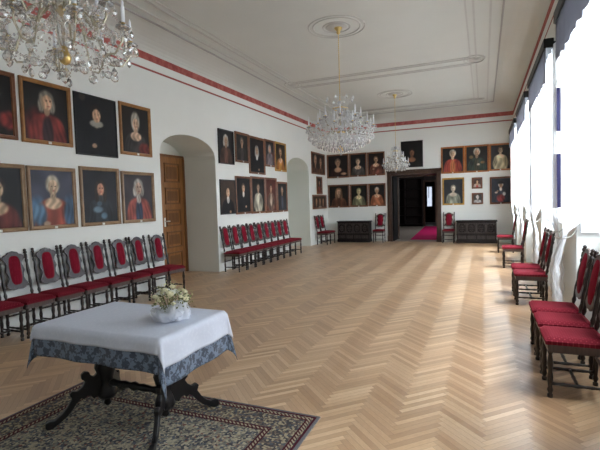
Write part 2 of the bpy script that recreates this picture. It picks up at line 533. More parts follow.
# ------------------------------------------------------------------ doorway and the room behind it
mb = MB()
for x0, x1 in ((DX0 - .16, DX0), (DX1, DX1 + .16)):
    mb.box(x0, x1, YF - .05, YF + .02, 0, DZ + .16)
    c = (x0 + x1) / 2
    mb.box(c - .045, c + .045, YF - .07, YF - .04, 0.25, DZ + .1)
    mb.box(x0 - .01, x1 + .01, YF - .075, YF, 0, .22)
mb.box(DX0 - .16, DX1 + .16, YF - .05, YF + .02, DZ, DZ + .16)
mb.box(DX0 - .19, DX1 + .19, YF - .085, YF + .0, DZ + .13, DZ + .19)
RD = 1.0
mb.box(DX0 - .03, DX0, YF, YF + RD, 0, DZ); mb.box(DX1, DX1 + .03, YF, YF + RD, 0, DZ); mb.box(DX0, DX1, YF, YF + RD, DZ, DZ + .03)
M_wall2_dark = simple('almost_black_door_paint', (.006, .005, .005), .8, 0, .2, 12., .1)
df = struct('door_2', mb, M_frame2)
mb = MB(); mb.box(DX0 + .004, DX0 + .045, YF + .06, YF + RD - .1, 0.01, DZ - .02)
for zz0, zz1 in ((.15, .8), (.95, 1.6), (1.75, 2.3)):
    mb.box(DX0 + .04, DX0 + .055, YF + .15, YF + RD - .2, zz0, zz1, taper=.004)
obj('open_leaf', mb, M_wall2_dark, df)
mb = MB()
for x0, x1 in ((DX0 - .06, DX0 + .08), (DX1 - .05, DX1 + .06)): mb.box(x0, x1, YF + RD, YF + RD + .06, 0, DZ + .06)
mb.box(DX0 - .06, DX1 + .06, YF + RD, YF + RD + .06, DZ - .04, DZ + .08)
obj('inner_casing', mb, wood('greyed_brown_casing', lin((74, 60, 52)), lin((104, 88, 78)), .5), df)

Y2 = 25.6; YW = YF + RD + .03
M_floor2 = simple('grey_board_floor', lin((150, 140, 130)), .45, 0, .1, 5)
mb = MB(); plane_q(mb, [(-6, YF - .0, -.001), (1, YF - .0, -.001), (1, 31, -.001), (-6, 31, -.001)]); struct('floor_next_room', mb, M_floor2)
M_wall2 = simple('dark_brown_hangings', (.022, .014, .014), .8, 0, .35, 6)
D2a, D2b = -3.06, -2.50
def wall_bits(name, quads):
    mb = MB()
    for q in quads: plane_q(mb, q)
    struct(name, mb, M_wall2)
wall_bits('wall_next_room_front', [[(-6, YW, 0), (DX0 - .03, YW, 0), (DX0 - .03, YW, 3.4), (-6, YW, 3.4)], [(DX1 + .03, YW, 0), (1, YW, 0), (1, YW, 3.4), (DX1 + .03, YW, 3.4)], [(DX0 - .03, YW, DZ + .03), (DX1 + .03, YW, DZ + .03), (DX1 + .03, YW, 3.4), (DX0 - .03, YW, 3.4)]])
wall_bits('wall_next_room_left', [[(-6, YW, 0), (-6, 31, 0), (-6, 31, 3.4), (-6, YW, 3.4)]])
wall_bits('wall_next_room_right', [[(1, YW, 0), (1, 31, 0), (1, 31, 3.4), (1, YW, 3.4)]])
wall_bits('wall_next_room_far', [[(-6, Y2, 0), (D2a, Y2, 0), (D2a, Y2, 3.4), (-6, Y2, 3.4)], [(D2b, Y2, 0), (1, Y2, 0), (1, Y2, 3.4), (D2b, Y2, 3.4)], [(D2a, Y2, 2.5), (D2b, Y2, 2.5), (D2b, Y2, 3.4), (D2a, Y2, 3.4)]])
mb = MB(); plane_q(mb, [(-6, YF, 3.4), (-6, 31, 3.4), (1, 31, 3.4), (1, YF, 3.4)]); struct('ceiling_next_room', mb, M_ceil)
# last room: wall with a pale window
wx0, wx1, wz0, wz1 = -3.42, -3.06, 1.0, 2.35
mb = MB()
plane_q(mb, [(-6, 29.5, 0), (wx0, 29.5, 0), (wx0, 29.5, 3.4), (-6, 29.5, 3.4)]); plane_q(mb, [(wx1, 29.5, 0), (1, 29.5, 0), (1, 29.5, 3.4), (wx1, 29.5, 3.4)])
plane_q(mb, [(wx0, 29.5, 0), (wx1, 29.5, 0), (wx1, 29.5, wz0), (wx0, 29.5, wz0)]); plane_q(mb, [(wx0, 29.5, wz1), (wx1, 29.5, wz1), (wx1, 29.5, 3.4), (wx0, 29.5, 3.4)])
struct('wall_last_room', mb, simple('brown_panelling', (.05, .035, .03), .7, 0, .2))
mb = MB()
for x0, x1, z0, z1 in ((wx0, wx0 + .03, wz0, wz1), (wx1 - .03, wx1, wz0, wz1), (wx0, wx1, wz0, wz0 + .04), (wx0, wx1, wz1 - .04, wz1), (wx0 + .12, wx0 + .15, wz0 + .6, wz1)): mb.box(x0, x1, 29.47, 29.53, z0, z1)
wl = struct('window_6', mb, M_black)
mb = MB(); plane_q(mb, [(wx0, 29.52, wz0), (wx1, 29.52, wz0), (wx1, 29.52, wz1), (wx0, 29.52, wz1)]); obj('curtain_cloth', mb, sheer('pale_blue_window_cloth', (.3, .32, .4), .12), wl)
mb = MB()
mb.box(D2a - .12, D2a, Y2 - .05, Y2 + .05, 0, 2.6); mb.box(D2b, D2b + .12, Y2 - .05, Y2 + .05, 0, 2.6); mb.box(D2a, D2b, Y2 - .05, Y2 + .05, 2.5, 2.6)
struct('door_3', mb, M_frame2)
mb = MB(); mb.prism([(-2.62, YF + .75), (-1.66, YF + .75), (-1.9, 25.2), (-3.03, 25.2)], lambda a_, b_, t_: (a_, b_, t_), 0, .012)
m_ = simple('magenta_carpet', lin((190, 34, 96)), .95, 0, .12, 30, .1)
tag(obj('carpet_runner', mb, m_), 'magenta pink carpet runner leading through the dark far doorway', 'carpet')
bk = thing('bookcase', 'tall dark bookcase against the end wall of the room beyond the doorway', 'bookcase', (-4.15, Y2 - .2, 0))
mb = MB(); mb.box(-1.0, 1.0, .1, .19, 0, 2.7); mb.box(-1.0, -.95, -.19, .19, 0, 2.7); mb.box(.95, 1.0, -.19, .19, 0, 2.7); mb.box(-1.05, 1.05, -.22, .19, 2.7, 2.78); mb.box(-.02, .02, -.18, .19, .1, 2.7)
obj('case', mb, M_chest, bk)
for z in (.1, .6, 1.1, 1.6, 2.1):
    mb = MB(); mb.box(-.95, .95, -.18, .1, z, z + .03); obj('shelf', mb, M_chest, bk)

# door leaf in the first arch niche
dt = thing('door_1', 'honey brown panelled wooden double door at the back of the arched niche', 'door', (XL - ND + .03, 7.76, 0))
dt['kind'] = 'structure'
DW, DH = .78, 2.70
for s_ in (-1, 1):
    ya, yb = (0.002, DW) if s_ > 0 else (-DW, -.002)
    mb = MB(); mb.box(-.02, .025, ya, yb, 0.01, DH)
    lf = obj('door_leaf', mb, M_door, dt)
    mb = MB(); c = (ya + yb) / 2; h = .26
    for z0, z1 in ((.14, .52), (.62, 1.0), (1.12, 1.5), (1.62, 2.0), (2.12, 2.56)):
        mb.box(.02, .042, c - h, c + h, z0, z0 + .035); mb.box(.02, .042, c - h, c + h, z1 - .035, z1)
        mb.box(.02, .042, c - h, c - h + .035, z0, z1); mb.box(.02, .042, c + h - .035, c + h, z0, z1)
        mb.box(.02, .036, c - h + .08, c + h - .08, z0 + .08, z1 - .08, taper=.006)
    obj('door_panel', mb, M_doordark, lf)
mb = MB(); mb.box(.025, .033, .06, .11, 1.12, 1.32); mb.tube([(.03, .085, 1.24), (.08, .085, 1.24), (.085, .19, 1.24)], .011)
obj('door_handle', mb, simple('white_door_plate', (.75, .73, .66), .35, 0, .02), dt)
mb = MB(); mb.box(-.02, .05, -DW - .055, -DW, 0, DH + .05); mb.box(-.02, .05, DW, DW + .055, 0, DH + .05); mb.box(-.02, .05, -DW, DW, DH, DH + .05)
obj('door_casing', mb, M_doordark, dt)

# ------------------------------------------------------------------ windows, curtains
ordw = ['nearest', 'second nearest', 'third nearest', 'farthest']
X2 = XR + NICHE
def casement(mbf, mbp, y0, y1, z0, z1, x):
    t = .05
    for a, b, c, d in ((y0, y0 + t, z0, z1), (y1 - t, y1, z0, z1), (y0, y1, z0, z0 + t), (y0, y1, z1 - t, z1)): mbf.box(x - .025, x + .025, a, b, c, d)
    mbf.box(x - .015, x + .015, y0, y1, (z0 + z1) / 2 - .02, (z0 + z1) / 2 + .02)
    plane_q(mbp, [(x, y0 + t, z0 + t), (x, y1 - t, z0 + t), (x, y1 - t, z1 - t), (x, y0 + t, z1 - t)])
for wi, (a, b) in enumerate(WINS):
    mbf, mbp = MB(), MB()
    mid = (a + b) / 2
    mbf.box(X2 - .06, X2 + .02, a, a + .06, 1.12, ZL); mbf.box(X2 - .06, X2 + .02, b - .06, b, 1.12, ZL)
    mbf.box(X2 - .06, X2 + .02, a, b, 1.12, 1.17); mbf.box(X2 - .06, X2 + .02, a, b, ZL - .06, ZL); mbf.box(X2 - .07, X2 + .02, a, b, 2.58, 2.68)
    for y0, y1 in ((a + .06, mid), (mid, b - .06)):
        casement(mbf, mbp, y0, y1, 1.17, 2.58, X2 - .02); casement(mbf, mbp, y0, y1, 2.68, ZL - .06, X2 - .02)
    wf = struct('window_%d' % (wi + 1), mbf, M_winframe)
    obj('window_pane', mbp, M_pane, wf)
    mb = MB(); mb.cbox(X2 - .2, X2 - .1, a + .003, b - .003, 1.1, 1.14, .006); obj('window_sill', mb, M_winframe, wf)
    # inner leaf folded back against the far side of the niche
    mb = MB()
    for z0, z1 in ((1.18, 2.32), (2.62, 3.42)):
        mb.box(XR + .03, XR + .38, b - .05, b - .012, z0, z1)
    lf = obj('folded_leaf', mb, M_winframe, wf)
    mb = MB()
    for z0, z1 in ((1.37, 2.28), (2.66, 3.38)):
        mb.box(XR + .05, XR + .36, b - .058, b - .02, z0, z1)
    obj('leaf_pane', mb, M_bluepane, lf)
    if wi == 0: continue      # beside the camera, outside the picture: no curtains needed
    nm = ordw[wi - 1]
    # rail
    rl = thing('curtain_rail', 'black curtain rail board above the %s window' % nm, 'curtain rail', (XR, mid, 3.44), 0, 'curtain rails')
    hw = (b - a) / 2 + .08
    mb = MB(); mb.cbox(-.215, -.10, -hw, hw, .01, .13, .006); obj('rail_board', mb, M_black, rl)
    for s in (-1, 1):
        mb = MB(); mb.box(-.10, .0, s * (hw - .08) - .02, s * (hw - .08) + .02, .03, .1); obj('bracket', mb, M_black, rl)
    # valance
    mb = MB()
    def fv(u, v):
        yy = a - .06 + u * (b - a + .12)
        zz = 3.45 - v * (.40 + .018 * abs(math.sin(u * 34)))
        return (XR - .195 + .006 * math.sin(u * 50) * (.3 + v), yy, zz)
    mb.grid(90, 6, fv)
    vo_ = obj('curtain_valance', mb, M_valance); vo_.modifiers.new('thick', 'SOLIDIFY').thickness = .006
    tag(vo_, 'grey blue cloth valance across the top of the %s window' % nm, 'valance', 'valances')
    # two sheers
    for side in (1, -1):
        e = b + .06 if side == 1 else a - .42
        def fc(u, v):
            z = 3.43 - v * 3.13
            span = abs(e - mid) + .03
            zt = 1.13
            sm = lambda q: q * q * (3 - 2 * q)
            near = max(0, 1 - abs(z - zt) / .3)
            k = min(1, max(0, (z - zt) / .28))
            if z > zt: lo_, hi_ = .05 * near, .05 * near + .14 + (span - .14) * sm(k)
            else:
                k = min(1, (zt - z) / .75)
                lo_, hi_ = .05 - (.5 if wi == 1 and side == 1 else .1) * math.sqrt(k), .19 + .14 * math.sqrt(k)
            y = e - side * (lo_ + (hi_ - lo_) * u)
            amp = .015 * (1 - .5 * near)
            x = XR - .14 + amp * math.sin(u * 44 + 1.1 * math.sin(z * 1.3 + wi)) + .006 * math.sin(u * 17 + z * 1.2)
            if z < zt:
                bl = math.sin(min(1, (zt - z) / .85) * PI)
                x += -(.06 if wi == 1 else .0) * bl + (.012 * math.sin(z * 30 + u * 5) if z < .85 else 0)
            x += .02 * near + (.025 if side == -1 else 0) + (.06 * min(1, max(0, zt - z) / .2) if wi > 1 else 0)
            return (x, y, z)
        mb = MB(); mb.grid(72, 64, fc)
        c_ = obj('sheer_curtain', mb, M_sheer)
        wh = 'far' if side == 1 else 'near'
        tag(c_, 'white sheer curtain tied back at the %s side of the %s window' % (wh, nm), 'curtain', 'sheer curtains')
        mb = MB()
        yc = e - side * (.05 + .07); cx = XR - .14
        mb.tube([(cx + .075 * math.cos(t * PI / 8), yc + .085 * math.sin(t * PI / 8), 1.13 + .01 * math.sin(t)) for t in range(17)], .0045, 6)
        obj('tie_back', mb, simple('grey_cord', (.35, .33, .30), .8), c_)
        mb = MB(); mb.tube([(cx + .07, yc, 1.13), (XR - .004, yc + side * .07, 1.2)], .004, 6); obj('tie_cord', mb, bpy.data.materials['grey_cord'], c_)

# ------------------------------------------------------------------ rug, table
RX0, RX1, RY0, RY1 = -3.39, -1.115, -.5, 2.93
mb = MB(); mb.cbox(RX0, RX1, RY0, RY1, 0, .012, .004)
tag(obj('oriental_rug', mb, rug_mat(RX0, RX1, RY0, RY1)), 'patterned grey and dark red oriental rug under the table', 'rug')

TX0, TX1, TY0, TY1, TZ = -2.975, -1.87, 2.12, 2.83, .765
tcx, tcy = (TX0 + TX1) / 2, (TY0 + TY1) / 2
tb = thing('trestle_table', 'black carved trestle table standing on the rug under two cloths', 'table', (tcx, tcy, .012))
mb = MB(); mb.cbox(TX0 - tcx, TX1 - tcx, TY0 - tcy, TY1 - tcy, TZ - .047, TZ - .014, .008); mb.box(TX0 - tcx + .08, TX1 - tcx - .08, TY0 - tcy + .07, TY1 - tcy - .07, TZ - .12, TZ - .045)
obj('tabletop', mb, M_black_table, tb)
foot = [(.02, .40), (.045, .425), (.075, .41), (.085, .36), (.07, .325), (.09, .305), (.115, .32), (.125, .35), (.155, .36), (.18, .34), (.178, .305), (.155, .285), (.175, .25), (.21, .225), (.245, .235), (.265, .215), (.25, .18), (.28, .13), (.32, .085), (.365, .06), (.40, .065), (.425, .05), (.43, .02), (.42, .0), (.385, .0), (.34, .025), (.29, .055), (.25, .095), (.215, .14), (.185, .165), (.165, .15), (.145, .17), (.12, .165), (.10, .135), (.075, .15), (.05, .125), (.02, .14)]
for sx in (-1, 1):
    px = sx * .28
    pp = obj('post', (lambda m_: (m_.lathe([(.06, .12), (.075, .15), (.06, .2), (.045, .24), (.06, .3), (.075, .36), (.05, .41), (.035, .45), (.055, .5), (.045, .54), (.03, .6), (.05, .64), (.06, .66)], (px, -.02, 0), 14), m_)[1])(MB()), M_black_table, tb)
    mb = MB(); mb.lathe([(.012, .05), (.03, .075), (.022, .1), (.05, .125)], (px, -.02, 0), 10); obj('finial', mb, M_black_table, pp)
    for ang in ((math.radians(62), math.radians(-62)) if sx > 0 else (math.radians(118), math.radians(-118))):
        ca, sa = math.cos(ang), math.sin(ang)
        mb = MB(); mb.prism(foot, lambda a_, b_, t: (px + a_ * ca - t * sa, -.02 + a_ * sa + t * ca, b_), -.017, .017)
        lg = obj('leg', mb, M_black_table, tb); bv = lg.modifiers.new('bevel', 'BEVEL'); bv.width = .006; bv.segments = 2
    mb = MB(); mb.cbox(px - .035, px + .035, -.27, .23, .62, .66, .008); obj('crossbar', mb, M_black_table, tb)
mb = MB(); mb.tube([(-.25 + .5 * i / 12, -.02, .24) for i in range(13)], [.02, .03, .022, .026, .03, .022, .036, .022, .03, .026, .022, .03, .02], 10); obj('stretcher', mb, M_black_table, tb)

def drape(name, z, dr, mat, grow, seed):
    """a cloth lying on the table, hanging dr = (left, right, front, back) over its edges"""
    rnd = random.Random(seed)
    x0, x1, y0, y1 = TX0 - grow, TX1 + grow, TY0 - grow, TY1 + grow
    dl, d_r, df_, db = dr
    nx, ny = 88, 72
    cxm, cym = (x0 + x1) / 2, (y0 + y1) / 2
    mb = MB(); uv = []
    X = [x0 - dl + (x1 - x0 + dl + d_r) * i / (nx - 1) for i in range(nx)]
    Y = [y0 - df_ + (y1 - y0 + df_ + db) * j / (ny - 1) for j in range(ny)]
    R = .015
    pts = []
    for yy in Y:
        for xx in X:
            ex = max(x0 - xx, 0) or -max(xx - x1, 0)      # >0 left, <0 right
            ey = max(y0 - yy, 0) or -max(yy - y1, 0)
            bx = min(max(xx, x0), x1); by = min(max(yy, y0), y1)
            sx = -1 if ex > 0 else (1 if ex < 0 else 0); sy = -1 if ey > 0 else (1 if ey < 0 else 0)
            ax, ay = abs(ex), abs(ey)
            if ax == 0 and ay == 0:
                p = (xx, yy, z + .0015 * math.sin(xx * 9 + seed) * math.sin(yy * 11))
            elif ax and ay:
                r = math.hypot(ax, ay)
                th = math.atan2(ay, ax)
                fold = .5 + .5 * math.cos((th - PI / 4) * 4)         # sticks out along the diagonal
                out = r * (.05 + .15 * fold)
                dx, dy = math.cos(th) , math.sin(th)
                hz = r * (1 - .03 * fold)
                p = (bx + sx * (out * dx + R * min(1, r / .03) * dx), by + sy * (out * dy + R * min(1, r / .03) * dy), z - hz)
            else:
                d = ax + ay
                wob = .008 * math.sin((xx if ay else yy) * 17 + 1.) * min(1, d / .1)
                out = R * min(1, d / .03) + d * .09 + wob
                p = (bx + sx * out, by + sy * out, z - d + R * .4 * min(1, d / .03))
            pts.append(p); uv.append((xx, yy))
    fs = [(j * nx + i, j * nx + i + 1, (j + 1) * nx + i + 1, (j + 1) * nx + i) for j in range(ny - 1) for i in range(nx - 1)]
    mb.add(pts, fs, True)
    o = obj(name, mb, mat)
    ul = o.data.uv_layers.new(name='UVMap')
    for lp in o.data.loops: ul.data[lp.index].uv = uv[lp.vertex_index]
    so = o.modifiers.new('thick', 'SOLIDIFY'); so.thickness = .0025; so.offset = 1
    return o
tag(drape('tablecloth', TZ + .001, (.24, .30, .215, .28), M_bluecloth, .004, 1), 'grey blue damask cloth hanging from the table under the white cloth', 'tablecloth')
tag(drape('tablecloth', TZ + .006, (.07, .185, .10, .14), M_white, .012, 4), 'white embroidered cloth spread over the top of the table', 'tablecloth')

# bowl wrapped in tulle and the bouquet
bx, by, bz = -2.09, 2.50, TZ + .0105
bw = thing('flower_bowl', 'low white bowl wrapped in white tulle on the table', 'bowl', (bx, by, bz))
mb = MB(); mb.lathe([(.075, 0), (.10, .008), (.128, .04), (.14, .075), (.132, .078), (.118, .045), (.09, .018), (.0, .014)], (0, 0, 0), 28); obj('bowl_body', mb, simple('white_glazed_ceramic', (.8, .82, .88), .2, 0, .02), bw)
mb = MB()
def tf(u, v):
    a = u * 2 * PI
    lift = .5 + .5 * math.cos(a - .35)
    r = .125 + .02 * v + (.018 * math.sin(a * 9 + v * 4) * (1 - .3 * v) + .012 * math.sin(a * 5 + 2)) * (.25 + .75 * lift)
    z = .012 + v * (.035 + .12 * lift) + .01 * math.sin(a * 7) * v
    r -= .05 * v * v * lift
    return (r * math.cos(a), r * math.sin(a), z)
mb.grid(80, 10, tf); obj('tulle_wrap', mb, M_tulle, bw)
mb = MB()
for k in range(3):
    def kf(u, v, k=k):
        a = -1.0 + u * 2 * PI
        rr = .02 + .045 * v
        return (.095 + k * .012 + .03 * v * k * .3 + .006 * math.sin(a * 6 + k), -.075 + rr * math.cos(a) + .008 * math.sin(a * 5 + k), .07 + k * .016 + rr * math.sin(a) * .8)
    mb.grid(28, 6, kf)
obj('tulle_bow', mb, M_tulle, bw)
bq = thing('flower_bouquet', 'bunch of cream roses and greenery standing in the white bowl', 'bouquet', (bx + .015, by, bz + .05))
M_leafy = simple('dull_green_leaf', lin((122, 130, 84)), .6, 0, .3, 40)
M_cream = simple('cream_petal', lin((240, 234, 200)), .6, 0, .12, 40)
M_white_p = simple('white_petal', lin((236, 236, 226)), .6, 0, .05, 40)
M_gyp = simple('pale_yellow_sprig', lin((216, 214, 168)), .7, 0, .2, 60)
mb = MB()
rb = random.Random(3)
heads = []
for k in range(26):
    a = rb.uniform(0, 2 * PI); r = .135 * math.sqrt(rb.random())
    x, y_ = r * math.cos(a), r * .8 * math.sin(a)
    heads.append((x, y_, .10 + .075 * (1 - (r / .14) ** 2) + rb.uniform(-.02, .02)))
for h in heads: mb.tube([(h[0] * .25, h[1] * .25, -.02), (h[0] * .7, h[1] * .7, h[2] * .5), h], .0022, 5)
obj('stems', mb, M_leafy, bq)
mb = MB()
for k in range(240):
    a = rb.uniform(0, 2 * PI); r = .03 + .125 * math.sqrt(rb.random()); z = .05 + .12 * (1 - (r / .165) ** 2) + rb.uniform(-.03, .03)
    c = Vector((r * math.cos(a), .8 * r * math.sin(a), z)); d = Vector((math.cos(a + rb.uniform(-1, 1)), math.sin(a + rb.uniform(-1, 1)), rb.uniform(-.4, .9))).normalized() * rb.uniform(.014, .03)
    s_ = d.cross(Vector((rb.random(), rb.random(), rb.random()))).normalized() * .007
    mb.add([c, c + d * .5 + s_, c + d, c + d * .5 - s_], [(0, 1, 2, 3)])
lv = obj('foliage', mb, M_leafy, bq); lv['kind'] = 'stuff'
for k, h in enumerate(heads):
    mb = MB(); R0 = rb.uniform(.012, .021)
    tilt = Matrix.Translation(h) @ Matrix.Rotation(rb.uniform(-.6, .6), 4, 'X') @ Matrix.Rotation(rb.uniform(-.6, .6), 4, 'Y')
    mb.lathe([(R0 * .3, -R0 * .8), (R0 * .8, -R0 * .5), (R0, 0), (R0 * .85, R0 * .45), (R0 * .5, R0 * .3)], n=9, T=tilt)
    mb.lathe([(R0 * .45, -R0 * .2), (R0 * .55, R0 * .4), (R0 * .3, R0 * .65), (R0 * .1, R0 * .5)], n=8, T=tilt)
    for q in range(5):
        aa = q * 2 * PI / 5
        cpt = [(R0 * .5 * math.cos(aa), R0 * .5 * math.sin(aa), -R0 * .3), (R0 * 1.15 * math.cos(aa - .5), R0 * 1.15 * math.sin(aa - .5), R0 * .1), (R0 * 1.3 * math.cos(aa), R0 * 1.3 * math.sin(aa), R0 * .3), (R0 * 1.15 * math.cos(aa + .5), R0 * 1.15 * math.sin(aa + .5), R0 * .1)]
        mb.add([tilt @ Vector(c) for c in cpt], [(0, 1, 2, 3)])
    obj('blossom', mb, M_cream if k % 3 else M_white_p, bq)
mb = MB()
for k in range(150):
    a = rb.uniform(0, 2 * PI); r = .17 * math.sqrt(rb.random()); z = .09 + .12 * (1 - (r / .18) ** 2) + rb.uniform(-.03, .035)
    mb.octa((r * math.cos(a), .8 * r * math.sin(a), z), rb.uniform(.003, .006))
sp = obj('filler_sprigs', mb, M_gyp, bq); sp['kind'] = 'stuff'

# ------------------------------------------------------------------ chairs
def turned(z0, z1, r=.02):
    seq = [(0, 1.0), (.06, 1.0), (.07, .6), (.10, .85), (.14, 1.12), (.2, .75), (.3, .95), (.38, 1.1), (.5, .78), (.62, 1.12), (.7, .95), (.8, .7), (.86, 1.1), (.9, .65), (.92, 1.0), (1, 1.0)]
    return [(z0 + (z1 - z0) * t, r * k) for t, k in seq]
def back_x(z): return -.185 - (z - .46) * .17
def make_chair(wide):
    t = thing('upholstered_chair', '', 'chair')
    # seat: cushion slightly wider at the front
    mb = MB()
    def fs(u, v):
        uu = u * 2 - 1; vv = v * 2 - 1
        e = max(abs(uu), abs(vv))
        hw = .205 - .01 * (1 - v)
        x = -.205 + .43 * v; y = uu * hw
        cr = (abs(uu) * abs(vv)) ** 8
        x -= vv * .012 * cr; y -= uu * .012 * cr
        return (x, y, .452 + .032 * (1 - e ** 6) ** .5)
    mb.grid(15, 15, fs)
    mb.box(-.2, .222, -.2, .2, .425, .455)
    obj('seat', mb, M_red, t)
    mb = MB()
    mb.box(.18, .205, -.19, .19, .365, .427); mb.box(-.195, -.17, -.185, .185, .365, .427)
    mb.box(-.19, .2, .175, .2, .365, .427); mb.box(-.19, .2, -.2, -.175, .365, .427)
    obj('seat_frame', mb, M_panelbrown, t)
    for s in (-1, 1):
        pr = turned(0, .43, .0205)
        mb = MB(); mb.tube([(.188, s * .178, z) for z, r in pr], [r for z, r in pr], 8); obj('leg', mb, M_dark, t)
        mb = MB(); pr = turned(0, .43, .020)
        pts = [(-.185, s * .178, z) for z, r in pr]; rr = [r for z, r in pr]
        mb.tube(pts, rr, 8); obj('leg', mb, M_dark, t)
        pr = turned(.425, 1.0, .0195)
        pts = [(back_x(z), s * .178, z) for z, r in pr]; rr = [r for z, r in pr]
        for z, r in ((1.005, .01), (1.015, .022), (1.03, .024), (1.043, .014), (1.05, .02), (1.065, .017), (1.075, .004)):
            pts.append((back_x(z), s * .178, z)); rr.append(r)
        mb = MB(); mb.tube(pts, rr, 8); obj('back_post', mb, M_dark, t)
        mb = MB(); mb.tube([(-.18 + .36 * i / 8, s * .178, .11) for i in range(9)], [.014, .01, .014, .011, .016, .011, .014, .01, .014], 7); obj('stretcher', mb, M_dark, t)
    mb = MB(); mb.tube([(.0, -.176 + .352 * i / 8, .11) for i in range(9)], [.012, .01, .014, .011, .016, .011, .014, .01, .012], 7); obj('stretcher', mb, M_dark, t)
    mb = MB(); mb.tube([(-.185, -.176 + .352 * i / 8, .24) for i in range(9)], [.012, .01, .014, .011, .016, .011, .014, .01, .012], 7); obj('stretcher', mb, M_dark, t)
    # back panel with arched top and scalloped sides
    half = [(.0, .565), (.06, .56), (.10, .575), (.135, .60), (.145, .635), (.118, .67), (.100, .71), (.106, .76), (.128, .80), (.118, .84), (.104, .88), (.116, .92), (.142, .95), (.146, .985), (.12, 1.01), (.085, 1.02), (.06, 1.045), (.0, 1.06)]
    outl = half + [(-a_, b_) for a_, b_ in reversed(half[1:-1])]
    mb = MB(); mb.prism(outl, lambda a_, b_, q: (back_x(b_) + q, a_, b_), -.008, .014)
    pn = obj('back_panel', mb, M_panelbrown if wide else M_panelwood, t)
    bv = pn.modifiers.new('bevel', 'BEVEL'); bv.width = .005; bv.segments = 2; bv.limit_method = 'ANGLE'
    mb = MB(); mb.box(0, .02, -.18, .18, 0, .03, Matrix.Translation((back_x(.6) - .012, 0, .585))); obj('back_rail', mb, M_dark, t)
    mb = MB(); mb.box(0, .018, -.18, .18, 0, .028, Matrix.Translation((back_x(.96) - .012, 0, .95))); obj('back_rail', mb, M_dark, t)
    mb = MB()
    def pad(u, v):
        a = u * 2 * PI
        n = 3.4
        pw, ph = (.104, .205) if wide else (.08, .19)
        ca, sa = math.cos(a), math.sin(a)
        yy = pw * math.copysign(abs(ca) ** (2 / n), ca); zz = ph * math.copysign(abs(sa) ** (2 / n), sa)
        z = .81 + zz * v
        return (back_x(z) + .013 + .022 * (1 - v ** 3), yy * v, z)
    mb.grid(33, 7, pad)
    obj('back_pad', mb, M_redpad, t)
    return t
M_panelbrown = wood('seat_rail_wood', (.045, .027, .022), (.085, .055, .045), .4)
protos = {False: make_chair(False), True: make_chair(True)}
used = set()
def chair(x, y, face, label, group):
    """face: direction in degrees the sitter looks, 0 = +X"""
    rz = math.radians(face)
    wide = group != G1
    proto = protos[wide]
    if wide not in used:
        used.add(wide)
        proto.location = (x, y, 0); proto.rotation_euler = (0, 0, rz); proto['label'] = label; proto['group'] = group
        return proto
    return dup(proto, (x, y, 0), rz, label, group)
G1 = 'red chairs along the left wall before the first arch'
names = ['cut off by the left edge of the picture', 'second from the left edge', 'third from the left edge', 'fourth from the left edge', 'fourth from the wooden door', 'third from the wooden door', 'second from the wooden door', 'nearest the wooden door']
for k in range(8):
    chair(-5.41 + [.02, 0, .01, 0, 0, .01, 0, .03][k], 3.32 + .445 * k, [0, 1, -2, 0, 1, -1, 1, -5][k], 'red chair in the left row, ' + names[k], G1)
G2 = 'red chairs between the two arches'
n9 = ['first from the left, beside the near arch', 'second from the near arch', 'third from the near arch', 'fourth from the near arch', 'fifth, the middle one', 'fourth from the far arch', 'third from the far arch', 'second from the far arch', 'last, beside the far arch']
for k in range(9):
    chair(-5.42, 8.86 + .42 * k, [2, 0, -1, 1, 0, 0, -1, 1, -4][k], 'red chair of the row between the arches, ' + n9[k], G2)
G3 = 'red chairs by the far left corner'
chair(-5.40, 15.0, 0, 'red chair on the left wall past the far arch, nearer the arch', G3)
chair(-5.40, 15.47, -6, 'red chair on the left wall past the far arch, nearer the dark chest', G3)
G4 = 'red chairs against the far wall'
chair(-3.60, 16.1, -90, 'red chair against the far wall between the dark chest and the doorway', G4)
chair(-1.14, 16.12, -90, 'red chair against the far wall just right of the doorway', G4)
G5 = 'red chairs along the windows'
chair(.665, 4.03, 180, 'foremost of three red chairs by the nearest window, cut by the right edge', G5)
chair(.665, 4.53, 180, 'middle of the three red chairs by the nearest window', G5)
chair(.665, 5.02, 180, 'rearmost of the three red chairs by the nearest window', G5)
chair(.635, 7.2, 180, 'nearer of the two red chairs by the second window', G5)
chair(.635, 7.83, 180, 'farther of the two red chairs by the second window', G5)
chair(.60, 10.75, 180, 'single red chair by the third window', G5)
chair(.57, 13.6, 180, 'farthest red chair on the window side, near the carved chest', G5)

